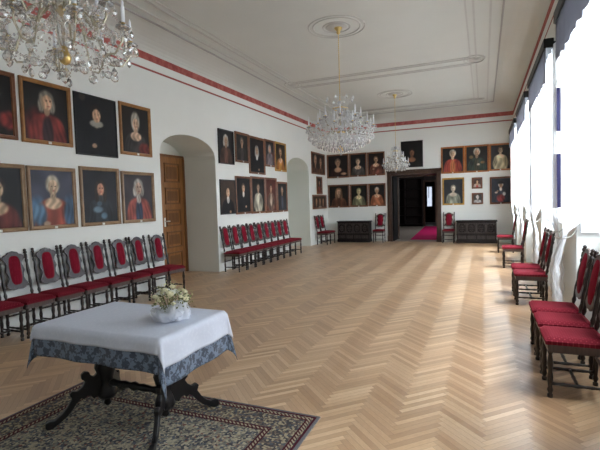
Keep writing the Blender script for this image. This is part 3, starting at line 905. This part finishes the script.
# ------------------------------------------------------------------ chests
def chest(x0, x1, y0, y1, h, label, npan):
    cx, cy = (x0 + x1) / 2, (y0 + y1) / 2
    t = thing('carved_chest', label, 'chest', (cx, cy, 0), 0, 'carved chests')
    hx, hy = (x1 - x0) / 2, (y1 - y0) / 2
    mb = MB(); mb.box(-hx + .02, hx - .02, -hy + .02, hy - .02, .06, h - .04)
    obj('body', mb, M_chest, t)
    mb = MB(); mb.cbox(-hx - .01, hx + .01, -hy - .015, hy, h - .045, h, .012); obj('lid', mb, M_chest, t)
    mb = MB(); mb.cbox(-hx, hx, -hy, hy, 0, .11, .012); mb.cbox(-hx + .005, hx - .005, -hy + .005, hy - .005, .28, .31, .008); obj('plinth', mb, M_chest, t)
    pw = (2 * hx - .08) / npan
    for k in range(npan):
        xa = -hx + .04 + pw * k
        mb = MB()
        z0, z1 = .34, h - .09
        mb.box(xa + .0, xa + .03, -hy - .0, -hy + .03, z0, z1); mb.box(xa + pw - .03, xa + pw, -hy, -hy + .03, z0, z1)
        mb.box(xa, xa + pw, -hy, -hy + .03, z0, z0 + .03); mb.box(xa, xa + pw, -hy, -hy + .03, z1 - .03, z1)
        c = xa + pw / 2; zc = (z0 + z1) / 2
        for q in range(8):
            aa = q * PI / 4
            mb.octa((c + .055 * math.cos(aa), -hy + .014, zc + .085 * math.sin(aa)), .03, .04, 6)
        mb.octa((c, -hy + .008, zc), .035, .05, 8)
        for sx in (-1, 1):
            for sz in (-1, 1): mb.octa((c + sx * (pw / 2 - .06), -hy + .014, zc + sz * (z1 - z0) * .36), .022, .03, 6)
        obj('carved_panel', mb, M_chestpan, t)
        mb = MB()
        mb.box(xa + .02, xa + pw - .02, -hy + .003, -hy + .03, .14, .26)
        mb.octa((c, -hy + .0, .2), .03, .03, 8)
        obj('drawer_front', mb, M_chestpan, t)
    return t
chest(-5.19, -3.92, 15.93, 16.36, .80, 'dark carved chest against the far wall in the left corner', 4)
chest(-.88, .42, 15.98, 16.36, .78, 'dark carved chest against the far wall right of the doorway', 4)

# ------------------------------------------------------------------ paintings
def paint(mb_w, mb_h, spec, seed):
    """pigment of a generic portrait on a grid: returns verts colours (ny, nx, 3) in sRGB 0..255"""
    nx, ny = 48, max(24, int(48 * mb_h / mb_w))
    S, T = np.meshgrid((np.arange(nx) + .5) / nx, (np.arange(ny) + .5) / ny)
    asp = mb_h / mb_w
    X = S - .5; Y = T * asp
    r = np.random.RandomState(seed)
    img = np.ones((ny, nx, 3)) * np.array(spec['bg'], float)
    mot = sum(np.sin(X * f1 + p1) * np.sin(Y * f2 + p2) for f1, f2, p1, p2 in r.uniform(3, 14, (5, 4)))
    img *= (1 + .05 * mot)[..., None]
    def blob(cx, cy, rx, ry, c, soft=.25, a=1., rot=0, k=2.):
        nonlocal img
        dx, dy = X - cx, Y - cy
        if rot: dx, dy = dx * math.cos(rot) + dy * math.sin(rot), -dx * math.sin(rot) + dy * math.cos(rot)
        d = (np.abs(dx / rx) ** k + np.abs(dy / ry) ** k) ** (1 / k)
        f = np.clip((1 + soft / 2 - d) / soft, 0, 1) * a
        cc = np.array(c, float) * (1.08 + .09 * mot + .16 * np.sin(dx / rx * 7 + 2.2 * np.sin(dy / ry * 2.3 + seed)) * (ry > .12))[..., None]
        img = img * (1 - f[..., None]) + cc * f[..., None]
    def figure(cx, hy, s, g):
        """cx centre, hy head centre height, s head half-height"""
        s = s * spec.get('zoom', 1.38)
        hy = hy - .02
        dress, inner = g['dress'], g.get('inner')
        sh = hy - s * 2.1
        lo = g.get('low', 0)
        for q in g.get('mantle', []): blob(cx + q[0] * s, hy + q[1] * s, q[2] * s, q[3] * s, q[4], .5)
        blob(cx, sh - s * 1.3, s * 2.15, s * 1.9, dress, .2, k=2.6)
        blob(cx, sh - s * 3.4, s * g.get('skirt', 2.3), s * 2.8, dress, .3)
        for sx in (-1, 1): blob(cx + sx * s * 1.85, sh - s * 2.0, s * .72, s * 1.9, tuple(v * .82 for v in dress), .4, rot=sx * .15)
        if inner: blob(cx, sh - s * 1.8, s * .75, s * 2.2, inner, .35)
        hair = g.get('hair', (40, 32, 26))
        wig = g.get('wig', 0)
        blob(cx, hy + s * .28, s * (.95 + .12 * wig), s * (1.15 + g.get('tall', 0)), hair, .3)
        if wig:
            for sx in (-1, 1): blob(cx + sx * s * .75, hy - s * (.35 + .45 * wig), s * .42, s * (.6 + .75 * wig), hair, .4)
        sk = g.get('skin', (186, 150, 122))
        blob(cx, hy - s * 1.05, s * .42, s * .7, tuple(v * .85 for v in sk), .3)
        if g.get('decol'): blob(cx, sh + s * .02, s * 1.15, s * .75, sk, .3)
        if g.get('ruff'): blob(cx, hy - s * 1.15, s * 1.15, s * .5, g['ruff'], .25)
        if g.get('collar'): blob(cx, hy - s * 1.6, s * .5, s * .8, g['collar'], .3)
        t = g.get('turn', .1) * s
        blob(cx + t * .4, hy - s * .05, s * .66, s * .92, sk, .18)
        blob(cx - t * 2.2, hy - s * .1, s * .28, s * .75, tuple(v * .8 for v in sk), .6, .6)
        for sx in (-1, 1):
            blob(cx + t + sx * s * .27, hy + s * .08, s * .11, s * .07, (48, 34, 30), .6, .9)
            blob(cx + t + sx * s * .27, hy + s * .24, s * .16, s * .04, (90, 66, 52), .8, .7)
        blob(cx + t * 1.2, hy - s * .18, s * .07, s * .22, tuple(min(255, v * 1.1) for v in sk), .8, .7)
        blob(cx + t, hy - s * .5, s * .2, s * .07, (142, 70, 66), .6, .9)
        if g.get('hat'):
            blob(cx, hy + s * .95, s * 1.7, s * .3, g['hat'], .25); blob(cx, hy + s * 1.3, s * .85, s * .6, g['hat'], .25)
        for hx_, hy_ in g.get('hands', []): blob(cx + hx_ * s, hy + hy_ * s, s * .4, s * .3, tuple(v * .9 for v in sk), .4)
        for q in g.get('extra', []): blob(cx + q[0] * s, hy + q[1] * s, q[2] * s, q[3] * s, q[4], .5)
    for g in spec['fig']: figure(g.get('cx', 0), g.get('hy', .66) * asp, g.get('s', .13), g)
    return nx, ny, np.clip(img, 2, 250)

m = NT('aged_oil_paint')
at = m.n('ShaderNodeVertexColor'); at.layer_name = 'pigment'
nz_ = m.noise(140., m.coord(), 3)
m.bump(nz_, .12, .002)
M_canvas = m.set(m.mix(m.rng(nz_, .3, .7, 0., .18), at.outputs[0], (.01, .009, .008)), .5, 0, .3)
FR = {}
def frame_mat(key):
    cols = dict(honey=((138, 92, 48), (170, 120, 68)), brown=((96, 58, 38), (124, 78, 54)), tan=((134, 106, 80), (164, 134, 104)), gold=((150, 108, 34), (196, 150, 60)), black=((20, 18, 18), (34, 30, 30)), red=((100, 60, 38), (132, 84, 52)), orange=((150, 88, 40), (182, 112, 56)))
    if key not in FR: FR[key] = wood('picture_frame_' + key, lin(cols[key][0]), lin(cols[key][1]), .4, (.3, .3, .3), 30)
    return FR[key]
seedc = [10]
def painting(o, du, wd, ht, spec, fr, label, group, ft=.055, dep=.045, tagp=True):
    """o: lower left corner on the wall seen from the room; du: unit vector to the right; depth towards the room"""
    du = Vector(du); nrm = du.cross(Vector((0, 0, 1))); o = Vector(o)
    t = thing('portrait_painting', label, 'painting', o + du * wd / 2, 0, group)
    base = o + du * wd / 2
    P_ = lambda a_, b_, c_: du * (a_ - wd / 2) + Vector((0, 0, b_)) + nrm * c_
    prof = [(0, .004), (0, dep * .8), (ft * .25, dep), (ft * .6, dep * .72), (ft * .8, dep * .75), (ft, dep * .35), (ft, .012)]
    mb = MB(); pts = []
    for (ins, d) in prof:
        pts += [P_(ins, ins, d), P_(wd - ins, ins, d), P_(wd - ins, ht - ins, d), P_(ins, ht - ins, d)]
    fs = []
    for i in range(len(prof) - 1):
        for k in range(4):
            fs.append((i * 4 + k, i * 4 + (k + 1) % 4, i * 4 + 4 + (k + 1) % 4, i * 4 + 4 + k))
    fs.append((3, 2, 1, 0))
    mb.add(pts, fs)
    obj('frame', mb, frame_mat(fr), t)
    seedc[0] += 1
    nx, ny, img = paint(wd - 2 * ft, ht - 2 * ft, spec, seedc[0])
    mb = MB(); mb.grid(nx, ny, lambda u, v: P_(ft * .96 + u * (wd - 1.92 * ft), ft * .96 + v * (ht - 1.92 * ft), .016))
    c = obj('canvas', mb, M_canvas, t)
    ca = c.data.color_attributes.new('pigment', 'FLOAT_COLOR', 'POINT')
    q = img.reshape(-1, 3) / 255
    q = np.where(q <= .04045, q / 12.92, ((q + .055) / 1.055) ** 2.4)
    ca.data.foreach_set('color', np.concatenate([q, np.ones((len(q), 1))], 1).astype(np.float32).ravel())
    if tagp:
        mb = MB(); pts = [P_(wd / 2 + a_, .006 + b_, d_) for d_ in (dep * .9, dep + .006) for a_, b_ in ((-.022, 0), (.022, 0), (.022, .034), (-.022, .034))]
        mb.add(pts, [(0, 3, 2, 1), (4, 5, 6, 7), (0, 1, 5, 4), (1, 2, 6, 5), (2, 3, 7, 6), (3, 0, 4, 7)])
        obj('number_card', mb, M_tagw, t)
    return t
def left(y0, y1, z0, z1, *a, **k): return painting((XL, y0, z0), (0, 1, 0), y1 - y0, z1 - z0, *a, **k)
def far(x0, x1, z0, z1, *a, **k): return painting((x0, YF, z0), (1, 0, 0), x1 - x0, z1 - z0, *a, **k)
S = lambda bg, *figs: dict(bg=bg, fig=list(figs))
A = 'portraits on the left wall before the first arch'
WG = (150, 142, 130)
left(3.14, 3.94, 2.52, 3.39, S((26, 23, 21), dict(dress=(38, 28, 26), hy=.7, extra=[(2.4, -2.6, 1.0, .9, (120, 42, 40))])), 'red', 'dark portrait with a red patch, cut off by the left edge in the upper row', A)
left(4.0, 4.78, 2.51, 3.39, S((30, 27, 25), dict(dress=(136, 54, 50), inner=(52, 36, 40), hair=(122, 116, 104), wig=.35, hy=.72, cx=.0, s=.12, turn=.25, mantle=[(-1.6, -3.5, 1.4, 2.4, (84, 34, 32))])), 'honey', 'portrait of a person in a red coat and grey wig, upper left row', A)
left(4.84, 5.66, 2.42, 3.37, S((20, 20, 24), dict(dress=(16, 17, 22), ruff=(150, 146, 136), hair=(28, 22, 20), hy=.70, s=.105, hands=[(-.5, -4.2)], extra=[(-2.2, 2.2, .5, .55, (50, 44, 40))])), 'black', 'unframed looking black portrait of a person with a white ruff, upper left row', A, ft=.02, dep=.03, tagp=False)
left(5.73, 6.48, 2.50, 3.395, S((30, 26, 24), dict(dress=(54, 50, 50), hair=(150, 144, 132), tall=.5, decol=1, skin=(196, 164, 138), hy=.66, s=.12, extra=[(1.9, -4.0, 1.3, 1.0, (104, 40, 36))])), 'honey', 'portrait of a person with tall white hair and a low dark neckline, upper left row', A)
left(3.24, 4.0, 1.31, 2.20, S((24, 23, 26), dict(dress=(92, 40, 36), decol=1, hair=(50, 40, 34), skin=(180, 152, 124), hy=.66, s=.13)), 'tan', 'portrait in a dark red dress, cut off by the left edge in the lower row', A)
left(4.03, 4.79, 1.31, 2.195, S((72, 74, 88), dict(dress=(136, 66, 52), decol=1, hair=(158, 148, 130), skin=(196, 168, 140), hy=.72, s=.125, skirt=2.5, mantle=[(-2.2, -3.2, 1.3, 1.9, (70, 96, 122)), (2.3, -3.2, 1.1, 2.0, (66, 88, 112))], extra=[(-1.9, -3.4, .9, 1.4, (80, 108, 132)), (2.1, -3.5, .7, 1.6, (60, 82, 104)), (-1.0, -4.6, .45, .35, (186, 156, 130))])), 'tan', 'portrait in an orange red dress with blue mantle, lower left row', A)
left(4.87, 5.645, 1.31, 2.24, S((36, 36, 42), dict(dress=(44, 48, 54), hair=(46, 36, 32), wig=1, hy=.66, s=.11, skin=(170, 122, 100), collar=(60, 58, 58), extra=[(-.6, -3.2, .9, .5, (96, 116, 130)), (.5, -4.2, .6, .5, (84, 106, 122)), (-.3, -2.3, .5, .4, (80, 96, 108))])), 'tan', 'dark portrait of a long haired person with blue grey highlights, lower left row', A)
left(5.705, 6.495, 1.31, 2.21, S((58, 52, 56), dict(dress=(158, 80, 70), inner=(50, 58, 78), hair=(156, 150, 140), wig=.3, hy=.72, s=.12, skirt=2.6, skin=(186, 156, 136), collar=(170, 160, 150))), 'tan', 'portrait of a person in an open salmon red coat over dark blue, lower left row', A)
B = 'portraits between the two arches'
left(8.73, 9.39, 2.55, 3.365, S((24, 22, 24), dict(dress=(74, 50, 42), inner=(96, 66, 54), hair=(176, 168, 156), wig=.4, hy=.72, s=.12)), 'black', 'portrait of a white wigged person in brown, upper row nearest the first arch', B, ft=.025, tagp=False)
left(9.48, 10.16, 2.64, 3.40, S((34, 30, 28), dict(dress=(46, 42, 42), inner=(66, 60, 58), hair=(96, 88, 78), hy=.72, s=.11)), 'red', 'small dark portrait second from the left, upper row between the arches', B)
left(10.165, 11.06, 2.38, 3.385, S((24, 22, 24), dict(dress=(16, 16, 20), hair=(150, 146, 140), wig=.5, collar=(196, 192, 184), hy=.66, s=.095, hands=[(.9, -4.8)])), 'red', 'largest portrait of the upper row between the arches, black robe, white collar', B)
left(11.075, 11.71, 2.63, 3.40, S((34, 28, 30), dict(dress=(112, 104, 108), hair=(140, 134, 128), wig=.5, hy=.72, s=.115, mantle=[(1.6, -3.0, 1.2, 2.0, (80, 40, 40))])), 'red', 'portrait in a grey white dress beside the gold framed one, upper row', B)
left(11.73, 12.50, 2.53, 3.405, S((50, 36, 26), dict(dress=(168, 108, 48), inner=(190, 140, 70), hair=(120, 100, 80), decol=1, hy=.68, s=.12)), 'gold', 'gold framed portrait in an orange yellow dress, upper row nearest the far arch', B)
left(8.73, 9.415, 1.34, 2.175, S((66, 50, 42), dict(dress=(14, 14, 18), hair=(60, 46, 38), collar=(214, 210, 202), hy=.66, s=.125, hands=[(.8, -4.2)])), 'black', 'unframed looking portrait in black with big white collar, lower row nearest the first arch', B, ft=.02, dep=.03, tagp=False)
left(9.425, 10.205, 1.32, 2.285, S((24, 22, 24), dict(dress=(18, 18, 22), hair=(90, 74, 60), collar=(190, 184, 176), hy=.72, s=.10, hands=[(1.2, -5.0)])), 'red', 'portrait in black with narrow white collar, lower row second from the first arch', B)
left(10.215, 11.02, 1.31, 2.31, S((32, 28, 28), dict(dress=(170, 164, 146), hair=(60, 52, 46), hy=.74, s=.10, skirt=2.0, skin=(170, 140, 118))), 'red', 'portrait in a long cream white robe, middle of the lower row between the arches', B)
left(11.035, 11.76, 1.30, 2.31, S((92, 42, 32), dict(dress=(104, 78, 66), inner=(176, 160, 140), hair=(70, 46, 36), hy=.74, s=.10)), 'red', 'portrait on a red brown ground, lower row second from the far arch', B)
left(11.80, 12.51, 1.30, 2.215, S((26, 26, 30), dict(dress=(36, 40, 50), inner=(64, 70, 84), hair=(110, 100, 92), hy=.74, s=.11)), 'red', 'dark bluish standing portrait, lower row nearest the far arch', B)
C_ = 'small pictures at the end of the left wall'
left(14.72, 16.1, 2.59, 3.39, S((44, 32, 28), dict(cx=-.22, dress=(84, 58, 48), hair=(150, 130, 110), hy=.66, s=.085), dict(cx=.2, dress=(96, 62, 46), hair=(70, 50, 40), hy=.66, s=.085)), 'red', 'double portrait of two people, topmost at the far end of the left wall', C_, tagp=False)
left(15.2, 15.76, 1.85, 2.51, S((46, 30, 26), dict(dress=(112, 58, 46), hair=(60, 44, 36), hy=.68, s=.12)), 'red', 'smallest reddish picture between the two double portraits on the left wall', C_, tagp=False)
left(14.74, 16.2, 1.30, 1.83, S((60, 42, 34), dict(cx=-.25, dress=(74, 48, 40), hy=.62, s=.06), dict(cx=.02, dress=(190, 180, 166), hy=.62, s=.06), dict(cx=.28, dress=(84, 54, 42), hy=.62, s=.06)), 'red', 'low wide picture with a white figure, lowest at the end of the left wall', C_, tagp=False)
Dg = 'portraits on the far wall left of the doorway'
far(-5.69, -4.80, 2.48, 3.395, S((28, 24, 24), dict(dress=(54, 36, 36), hair=(110, 92, 78), decol=1, hy=.66, s=.115, extra=[(1.8, -3.3, .9, .35, (170, 140, 116))])), 'red', 'upper row on the far wall, portrait next to the left corner', Dg)
far(-4.785, -4.09, 2.49, 3.39, S((20, 20, 22), dict(dress=(80, 76, 74), decol=1, skin=(206, 178, 150), hair=(96, 84, 72), hy=.66, s=.125)), 'red', 'pale shouldered portrait, middle of the upper row on the far wall', Dg)
far(-4.075, -3.40, 2.50, 3.385, S((34, 26, 24), dict(dress=(110, 66, 56), decol=1, hair=(90, 70, 58), hy=.70, s=.12, hands=[(-1.0, -3.6)], skin=(196, 160, 132))), 'red', 'upper row on the far wall, brown red dress, nearest the doorway', Dg)
far(-5.67, -4.80, 1.32, 2.21, S((30, 25, 22), dict(dress=(92, 58, 44), hair=(116, 88, 66), wig=1, hy=.70, s=.12)), 'red', 'lower row on the far wall, brown wigged portrait next to the left corner', Dg)
far(-4.785, -4.07, 1.33, 2.20, S((26, 25, 24), dict(dress=(120, 118, 92), decol=1, hair=(130, 130, 90), hy=.70, s=.12, skin=(196, 178, 136))), 'red', 'lower row on the far wall, greenish pale portrait in the middle of three', Dg)
far(-4.055, -3.39, 1.34, 2.20, S((28, 24, 24), dict(dress=(166, 102, 72), decol=1, hair=(150, 140, 128), hy=.72, s=.12, skirt=2.7)), 'red', 'lower row on the far wall, orange dress, nearest the doorway', Dg)
Eg = 'portraits on the far wall right of the doorway'
far(-2.80, -2.01, 2.73, 3.69, S((17, 15, 17), dict(dress=(20, 17, 18), hair=(30, 24, 22), skin=(116, 82, 60), hy=.56, s=.11, decol=1)), 'black', 'very dark unframed looking portrait hanging above the doorway', 'pictures above the doorway', ft=.02, dep=.03, tagp=False)
far(-1.39, -.60, 2.44, 3.375, S((28, 28, 30), dict(dress=(158, 66, 56), hair=(176, 166, 150), hy=.76, s=.12, skirt=2.6, skin=(206, 176, 146), inner=(176, 110, 70))), 'orange', 'portrait in a bright red coat, upper row right of the doorway', Eg)
far(-.595, .185, 2.44, 3.375, S((40, 36, 32), dict(dress=(52, 62, 54), inner=(70, 66, 52), hair=(176, 166, 150), hy=.76, s=.12, extra=[(-1.6, -1.3, .6, .5, (110, 90, 60)), (1.6, -3.0, .6, .4, (120, 90, 60)), (.4, -3.6, .4, .3, (190, 170, 150))])), 'orange', 'portrait in a dark green coat, middle of the upper row right of the doorway', Eg)
far(.19, .885, 2.46, 3.37, S((42, 40, 42), dict(dress=(176, 164, 132), decol=1, hair=(110, 92, 76), hy=.78, s=.11, skin=(216, 190, 162), skirt=2.3)), 'orange', 'portrait in a cream yellow dress, upper row next to the windows', Eg)
far(-1.355, -.62, 1.32, 2.28, S((44, 46, 50), dict(dress=(134, 136, 122), decol=1, hair=(120, 110, 98), hy=.62, s=.11, skin=(206, 188, 166))), 'gold', 'gold framed portrait of a pale figure, above the chair right of the doorway', Eg)
far(-.37, -.03, 1.87, 2.255, S((84, 60, 52), dict(dress=(190, 170, 158), inner=(170, 70, 64), hair=(60, 44, 38), hy=.70, s=.14, decol=1)), 'brown', 'upper of two small pictures above the chest, red and white figure', Eg, ft=.05, tagp=False)
far(-.37, -.01, 1.33, 1.72, S((84, 78, 74), dict(dress=(190, 186, 184), hair=(180, 176, 172), hy=.66, s=.15, skin=(206, 196, 188))), 'brown', 'lower of two small pictures above the chest, pale grey figure', Eg, ft=.05, tagp=False)
far(.205, .885, 1.32, 2.245, S((40, 44, 54), dict(dress=(52, 54, 66), hair=(190, 184, 176), hy=.72, s=.10, hat=(26, 24, 28), collar=(206, 200, 192), extra=[(0, -5.4, 1.5, 1.6, (134, 54, 56)), (-1.7, -3.0, .6, .4, (200, 180, 164)), (1.3, -3.6, .6, .8, (190, 186, 186))], hands=[(-1.2, -2.4)])), 'brown', 'portrait with black hat and red skirt, lower row next to the windows', Eg)

# ------------------------------------------------------------------ chandeliers
def drop_mesh(mb, c, s, disc=None):
    """one faceted pendant with its small top bead"""
    x, y, z = c
    mb.octa((x, y, z), s * .16, s * .16, 6)
    if disc is not None:
        d = Vector((math.cos(disc), math.sin(disc), 0)); e = Vector((-d.y, d.x, 0)); cc = Vector((x, y, z - s * .62))
        ring = [cc + (e * math.cos(k * PI / 4) + Vector((0, 0, 1)) * math.sin(k * PI / 4)) * s * .42 for k in range(8)]
        ins = lambda f, q: [cc + (p_ - cc) * f + d * q for p_ in ring]
        pts = ring + ins(.55, s * .16) + ins(.55, -s * .16)
        fs = [tuple(range(8, 16)), tuple(range(23, 15, -1))]
        for k in range(8):
            j = (k + 1) % 8
            fs += [(k, j, 8 + j, 8 + k), (j, k, 16 + k, 16 + j)]
        mb.add(pts, fs)
        return
    prof = [(.02, -.18), (.2, -.42), (.34, -.72), (.22, -1.0), (.02, -1.2)]
    mb.lathe([(r * s, q * s) for r, q in prof], c, 7, False)
def crystal_string(mb, p0, p1, n, sag, r):
    p0, p1 = Vector(p0), Vector(p1)
    for i in range(n):
        t = (i + .5) / n
        q = p0.lerp(p1, t); q.z -= sag * 4 * t * (1 - t)
        mb.octa(q, r, r * 1.15, 5)
def chandelier(name_label, y, big, airy=False):
    rc_ = random.Random(5)
    mat = M_clear if airy else M_crystal
    ZB = 2.39 if big else 2.40
    t = thing('crystal_chandelier', name_label, 'chandelier', (XM + (.03 if big else 0), y, ZC), 0, 'crystal chandeliers')
    z = lambda zz: zz - ZC
    R = .59 if big else .40
    mb = MB(); mb.lathe([(.02, -.13), (.035, -.11), (.03, -.08), (.06, -.05), (.075, -.02), (.075, 0)], n=16); obj('ceiling_canopy', mb, M_brass, t)
    top = 3.38 if big else 3.18
    mb = MB()
    L = -.12 - z(top); nn = int(L / .035)
    mb.tube([(0, 0, -.12), (0, 0, z(top))], .006, 6)
    for i in range(nn): mb.octa((0, 0, -.13 - i * L / nn), .011, .016, 5)
    obj('hanging_rod', mb, M_brass, t)
    zr = ZB + .42      # level where the arms leave the column
    mb = MB(); mb.lathe([(.02, z(top)), (.05, z(top) - .03), (.022, z(top) - .08), (.03, z(top) - .16), (.055, z(top) - .22), (.03, z(top) - .3), (.045, z(zr) + .1), (.075, z(zr)), (.05, z(zr) - .08), (.03, z(ZB) + .2)], n=12); obj('glass_column', mb, mat, t)
    bk_ = .62 if airy else 1.
    mb = MB(); mb.lathe([(.012 * bk_, z(ZB) + .09), (.045 * bk_, z(ZB) + .105), (.06 * bk_, z(ZB) + .135), (.05 * bk_, z(ZB) + .16), (.03 * bk_, z(ZB) + .18), (.03 * bk_, z(ZB) + .2)], n=14); obj('brass_boss', mb, M_brass, t)
    mb = MB(); mb.lathe([(.03, z(zr) - .02), (.085 * bk_, z(zr) - .0), (.085 * bk_, z(zr) + .015), (.03, z(zr) + .035)], n=16); obj('brass_collar', mb, M_brass, t)
    mb = MB(); mb.octa((0, 0, z(ZB) + .045), .03, .034, 8); mb.tube([(0, 0, z(ZB) + .07), (0, 0, z(ZB) + .1)], .004, 5); obj('crystal_ball', mb, mat, t)
    crown_z = top - .14
    mb = MB()
    rc = .14 if big else .09
    mb.tube([(rc * math.cos(k * PI / 12), rc * math.sin(k * PI / 12), z(crown_z)) for k in range(25)], .008, 6)
    for k in range(4): mb.tube([(0, 0, z(crown_z) + .05), (rc * math.cos(k * PI / 2), rc * math.sin(k * PI / 2), z(crown_z))], .005, 5)
    obj('crown_ring', mb, M_brass, t)
    beads = MB()
    drops = []
    # arms: tiers of (count, radius, cup height, phase)
    tiers = [(12, R, ZB + .50, .13), (8, R * .62, ZB + .66, .3)] if big else [(8, R, ZB + .27, .24), (6, R * .66, ZB + .45, .5)]
    for cnt, rad, zc, ph in tiers:
        for k in range(cnt):
            a = 2 * PI * k / cnt + ph
            ca, sa = math.cos(a), math.sin(a)
            P_ = lambda r_, z_: (r_ * ca, r_ * sa, z(z_))
            mb = MB()
            pts = [P_(.05, zr), P_(rad * .25, zr + .035), P_(rad * .45, zr - .02), P_(rad * .65, zc - .14), P_(rad * .85, zc - .135), P_(rad * .97, zc - .07), P_(rad, zc)]
            fine = []
            for i in range(len(pts) - 1):
                a0, a1 = Vector(pts[i]), Vector(pts[i + 1])
                fine += [a0, a0.lerp(a1, .5)]
            fine.append(Vector(pts[-1]))
            mb.tube(fine, .0065, 6)
            arm = obj('arm', mb, M_brass_arm, t)
            mb = MB(); mb.lathe([(.008, z(zc) - .01), (.03, z(zc)), (.048, z(zc) + .014), (.046, z(zc) + .018), (.012, z(zc) + .006)], (rad * ca, rad * sa, 0), 10); obj('drip_pan', mb, mat, arm)
            mb = MB(); mb.lathe([(.010, z(zc) + .005), (.016, z(zc) + .02), (.014, z(zc) + .04)], (rad * ca, rad * sa, 0), 8); obj('candle_cup', mb, M_brass, arm)
            ch = .125 if big else .10
            mb = MB(); mb.lathe([(.0115, z(zc) + .03), (.0115, z(zc) + .03 + ch), (.007, z(zc) + .045 + ch), (.009, z(zc) + .06 + ch), (.001, z(zc) + .085 + ch)], (rad * ca, rad * sa, 0), 8); obj('candle', mb, M_candle, arm)
            for q in range(4):
                b_ = a + q * PI / 2 + .4
                drops.append((rad * ca + .045 * math.cos(b_), rad * sa + .045 * math.sin(b_), z(zc) + .004, .062 if q % 2 else .05))
            # garland to the next arm and up to the crown
            a2 = 2 * PI * (k + 1) / cnt + ph
            crystal_string(beads, P_(rad, zc - .01), (rad * math.cos(a2), rad * math.sin(a2), z(zc) - .01), 14, .07, .011)
            crystal_string(beads, P_(rad * .98, zc + .03), (rad * .98 * math.cos(a2), rad * .98 * math.sin(a2), z(zc) + .03), 12, -.05, .010)
            if not airy: crystal_string(beads, P_(rad * .8, zc - .06), (rc * 1.2 * math.cos(a2), rc * 1.2 * math.sin(a2), z(crown_z) - .1), 18, .06, .010)
            crystal_string(beads, P_(rad * .92, zc - .02), (rc * ca, rc * sa, z(crown_z)), 24 if big else 20, .09, .010)
            drops.append((rad * .72 * ca, rad * .72 * sa, z(zc) - .14, .06))
            drops.append((rad * .86 * math.cos(a + PI / cnt), rad * .86 * math.sin(a + PI / cnt), z(zc) - .05, .058))
    # bowl of drops under the arms
    bowl = ((40, R * .98, ZB + .36), (40, R * .86, ZB + .28), (32, R * .70, ZB + .22), (26, R * .53, ZB + .18), (18, R * .36, ZB + .15), (10, R * .2, ZB + .13)) if big else ((22, R * .98, ZB + .2), (22, R * .8, ZB + .15), (18, R * .62, ZB + .13), (12, R * .4, ZB + .12), (8, R * .22, ZB + .13))
    if airy: bowl = ((11, R * 1.0, ZB + .19), (10, R * .78, ZB + .13), (8, R * .52, ZB + .09), (5, R * .28, ZB + .10))
    for cnt, rad, zz in bowl:
        ring = [(rad * math.cos(2 * PI * k / cnt), rad * math.sin(2 * PI * k / cnt), z(zz) + .03) for k in range(cnt)]
        for k, q in enumerate(ring):
            drops.append((q[0], q[1], q[2] - .012 + (rc_.uniform(-.03, .03) if airy else 0), rc_.uniform(.06, .078) if airy else .066))
            crystal_string(beads, q, ring[(k + 1) % cnt], 5, .012, .0075)
            if k % 2 == 0: crystal_string(beads, q, (.06 * q[0] / rad, .06 * q[1] / rad, z(zr) - .02), int(5 + rad * 30), .02, .0065)
    # crown sprays
    for k in range(8 if big else 6):
        a = 2 * PI * k / (8 if big else 6)
        rr = .25 if big else .13
        tipz = crown_z + (.2 if big else .1)
        crystal_string(beads, (rc * math.cos(a), rc * math.sin(a), z(crown_z)), (rr * math.cos(a), rr * math.sin(a), z(tipz)), 8, -.05, .008)
        crystal_string(beads, (rr * math.cos(a), rr * math.sin(a), z(tipz)), (0, 0, z(top) + .12), 8, .05, .007)
        drops.append((rr * math.cos(a), rr * math.sin(a), z(tipz), .06))
        drops.append((rc * math.cos(a), rc * math.sin(a), z(crown_z) - .01, .055))
    drops.sort(key=lambda d: (-d[3], d[2]))
    for k, d in enumerate(drops[:96]):
        mb = MB(); drop_mesh(mb, d[:3], d[3], rc_.uniform(0, PI) if airy and k % 3 else None); obj('crystal_drop', mb, mat, t)
    for d in drops[96:]: drop_mesh(beads, d[:3], d[3])
    bo = obj('crystal_beads', beads, M_clear if airy else M_bead, t); bo['kind'] = 'stuff'
    return t
M_brass_arm = simple('pale_gilt_glass_arm', (.60, .54, .40), .2, .6, .1)
first = chandelier('crystal chandelier cut off by the upper left corner, nearest of the three', 1.99, False, True)
chandelier('large wide crystal chandelier with gilt rod in the middle of the hall', 7.6, True)
third = chandelier('small farthest crystal chandelier hanging before the dark doorway', 13.12, False)
third.scale = (.9, .9, 1.02)
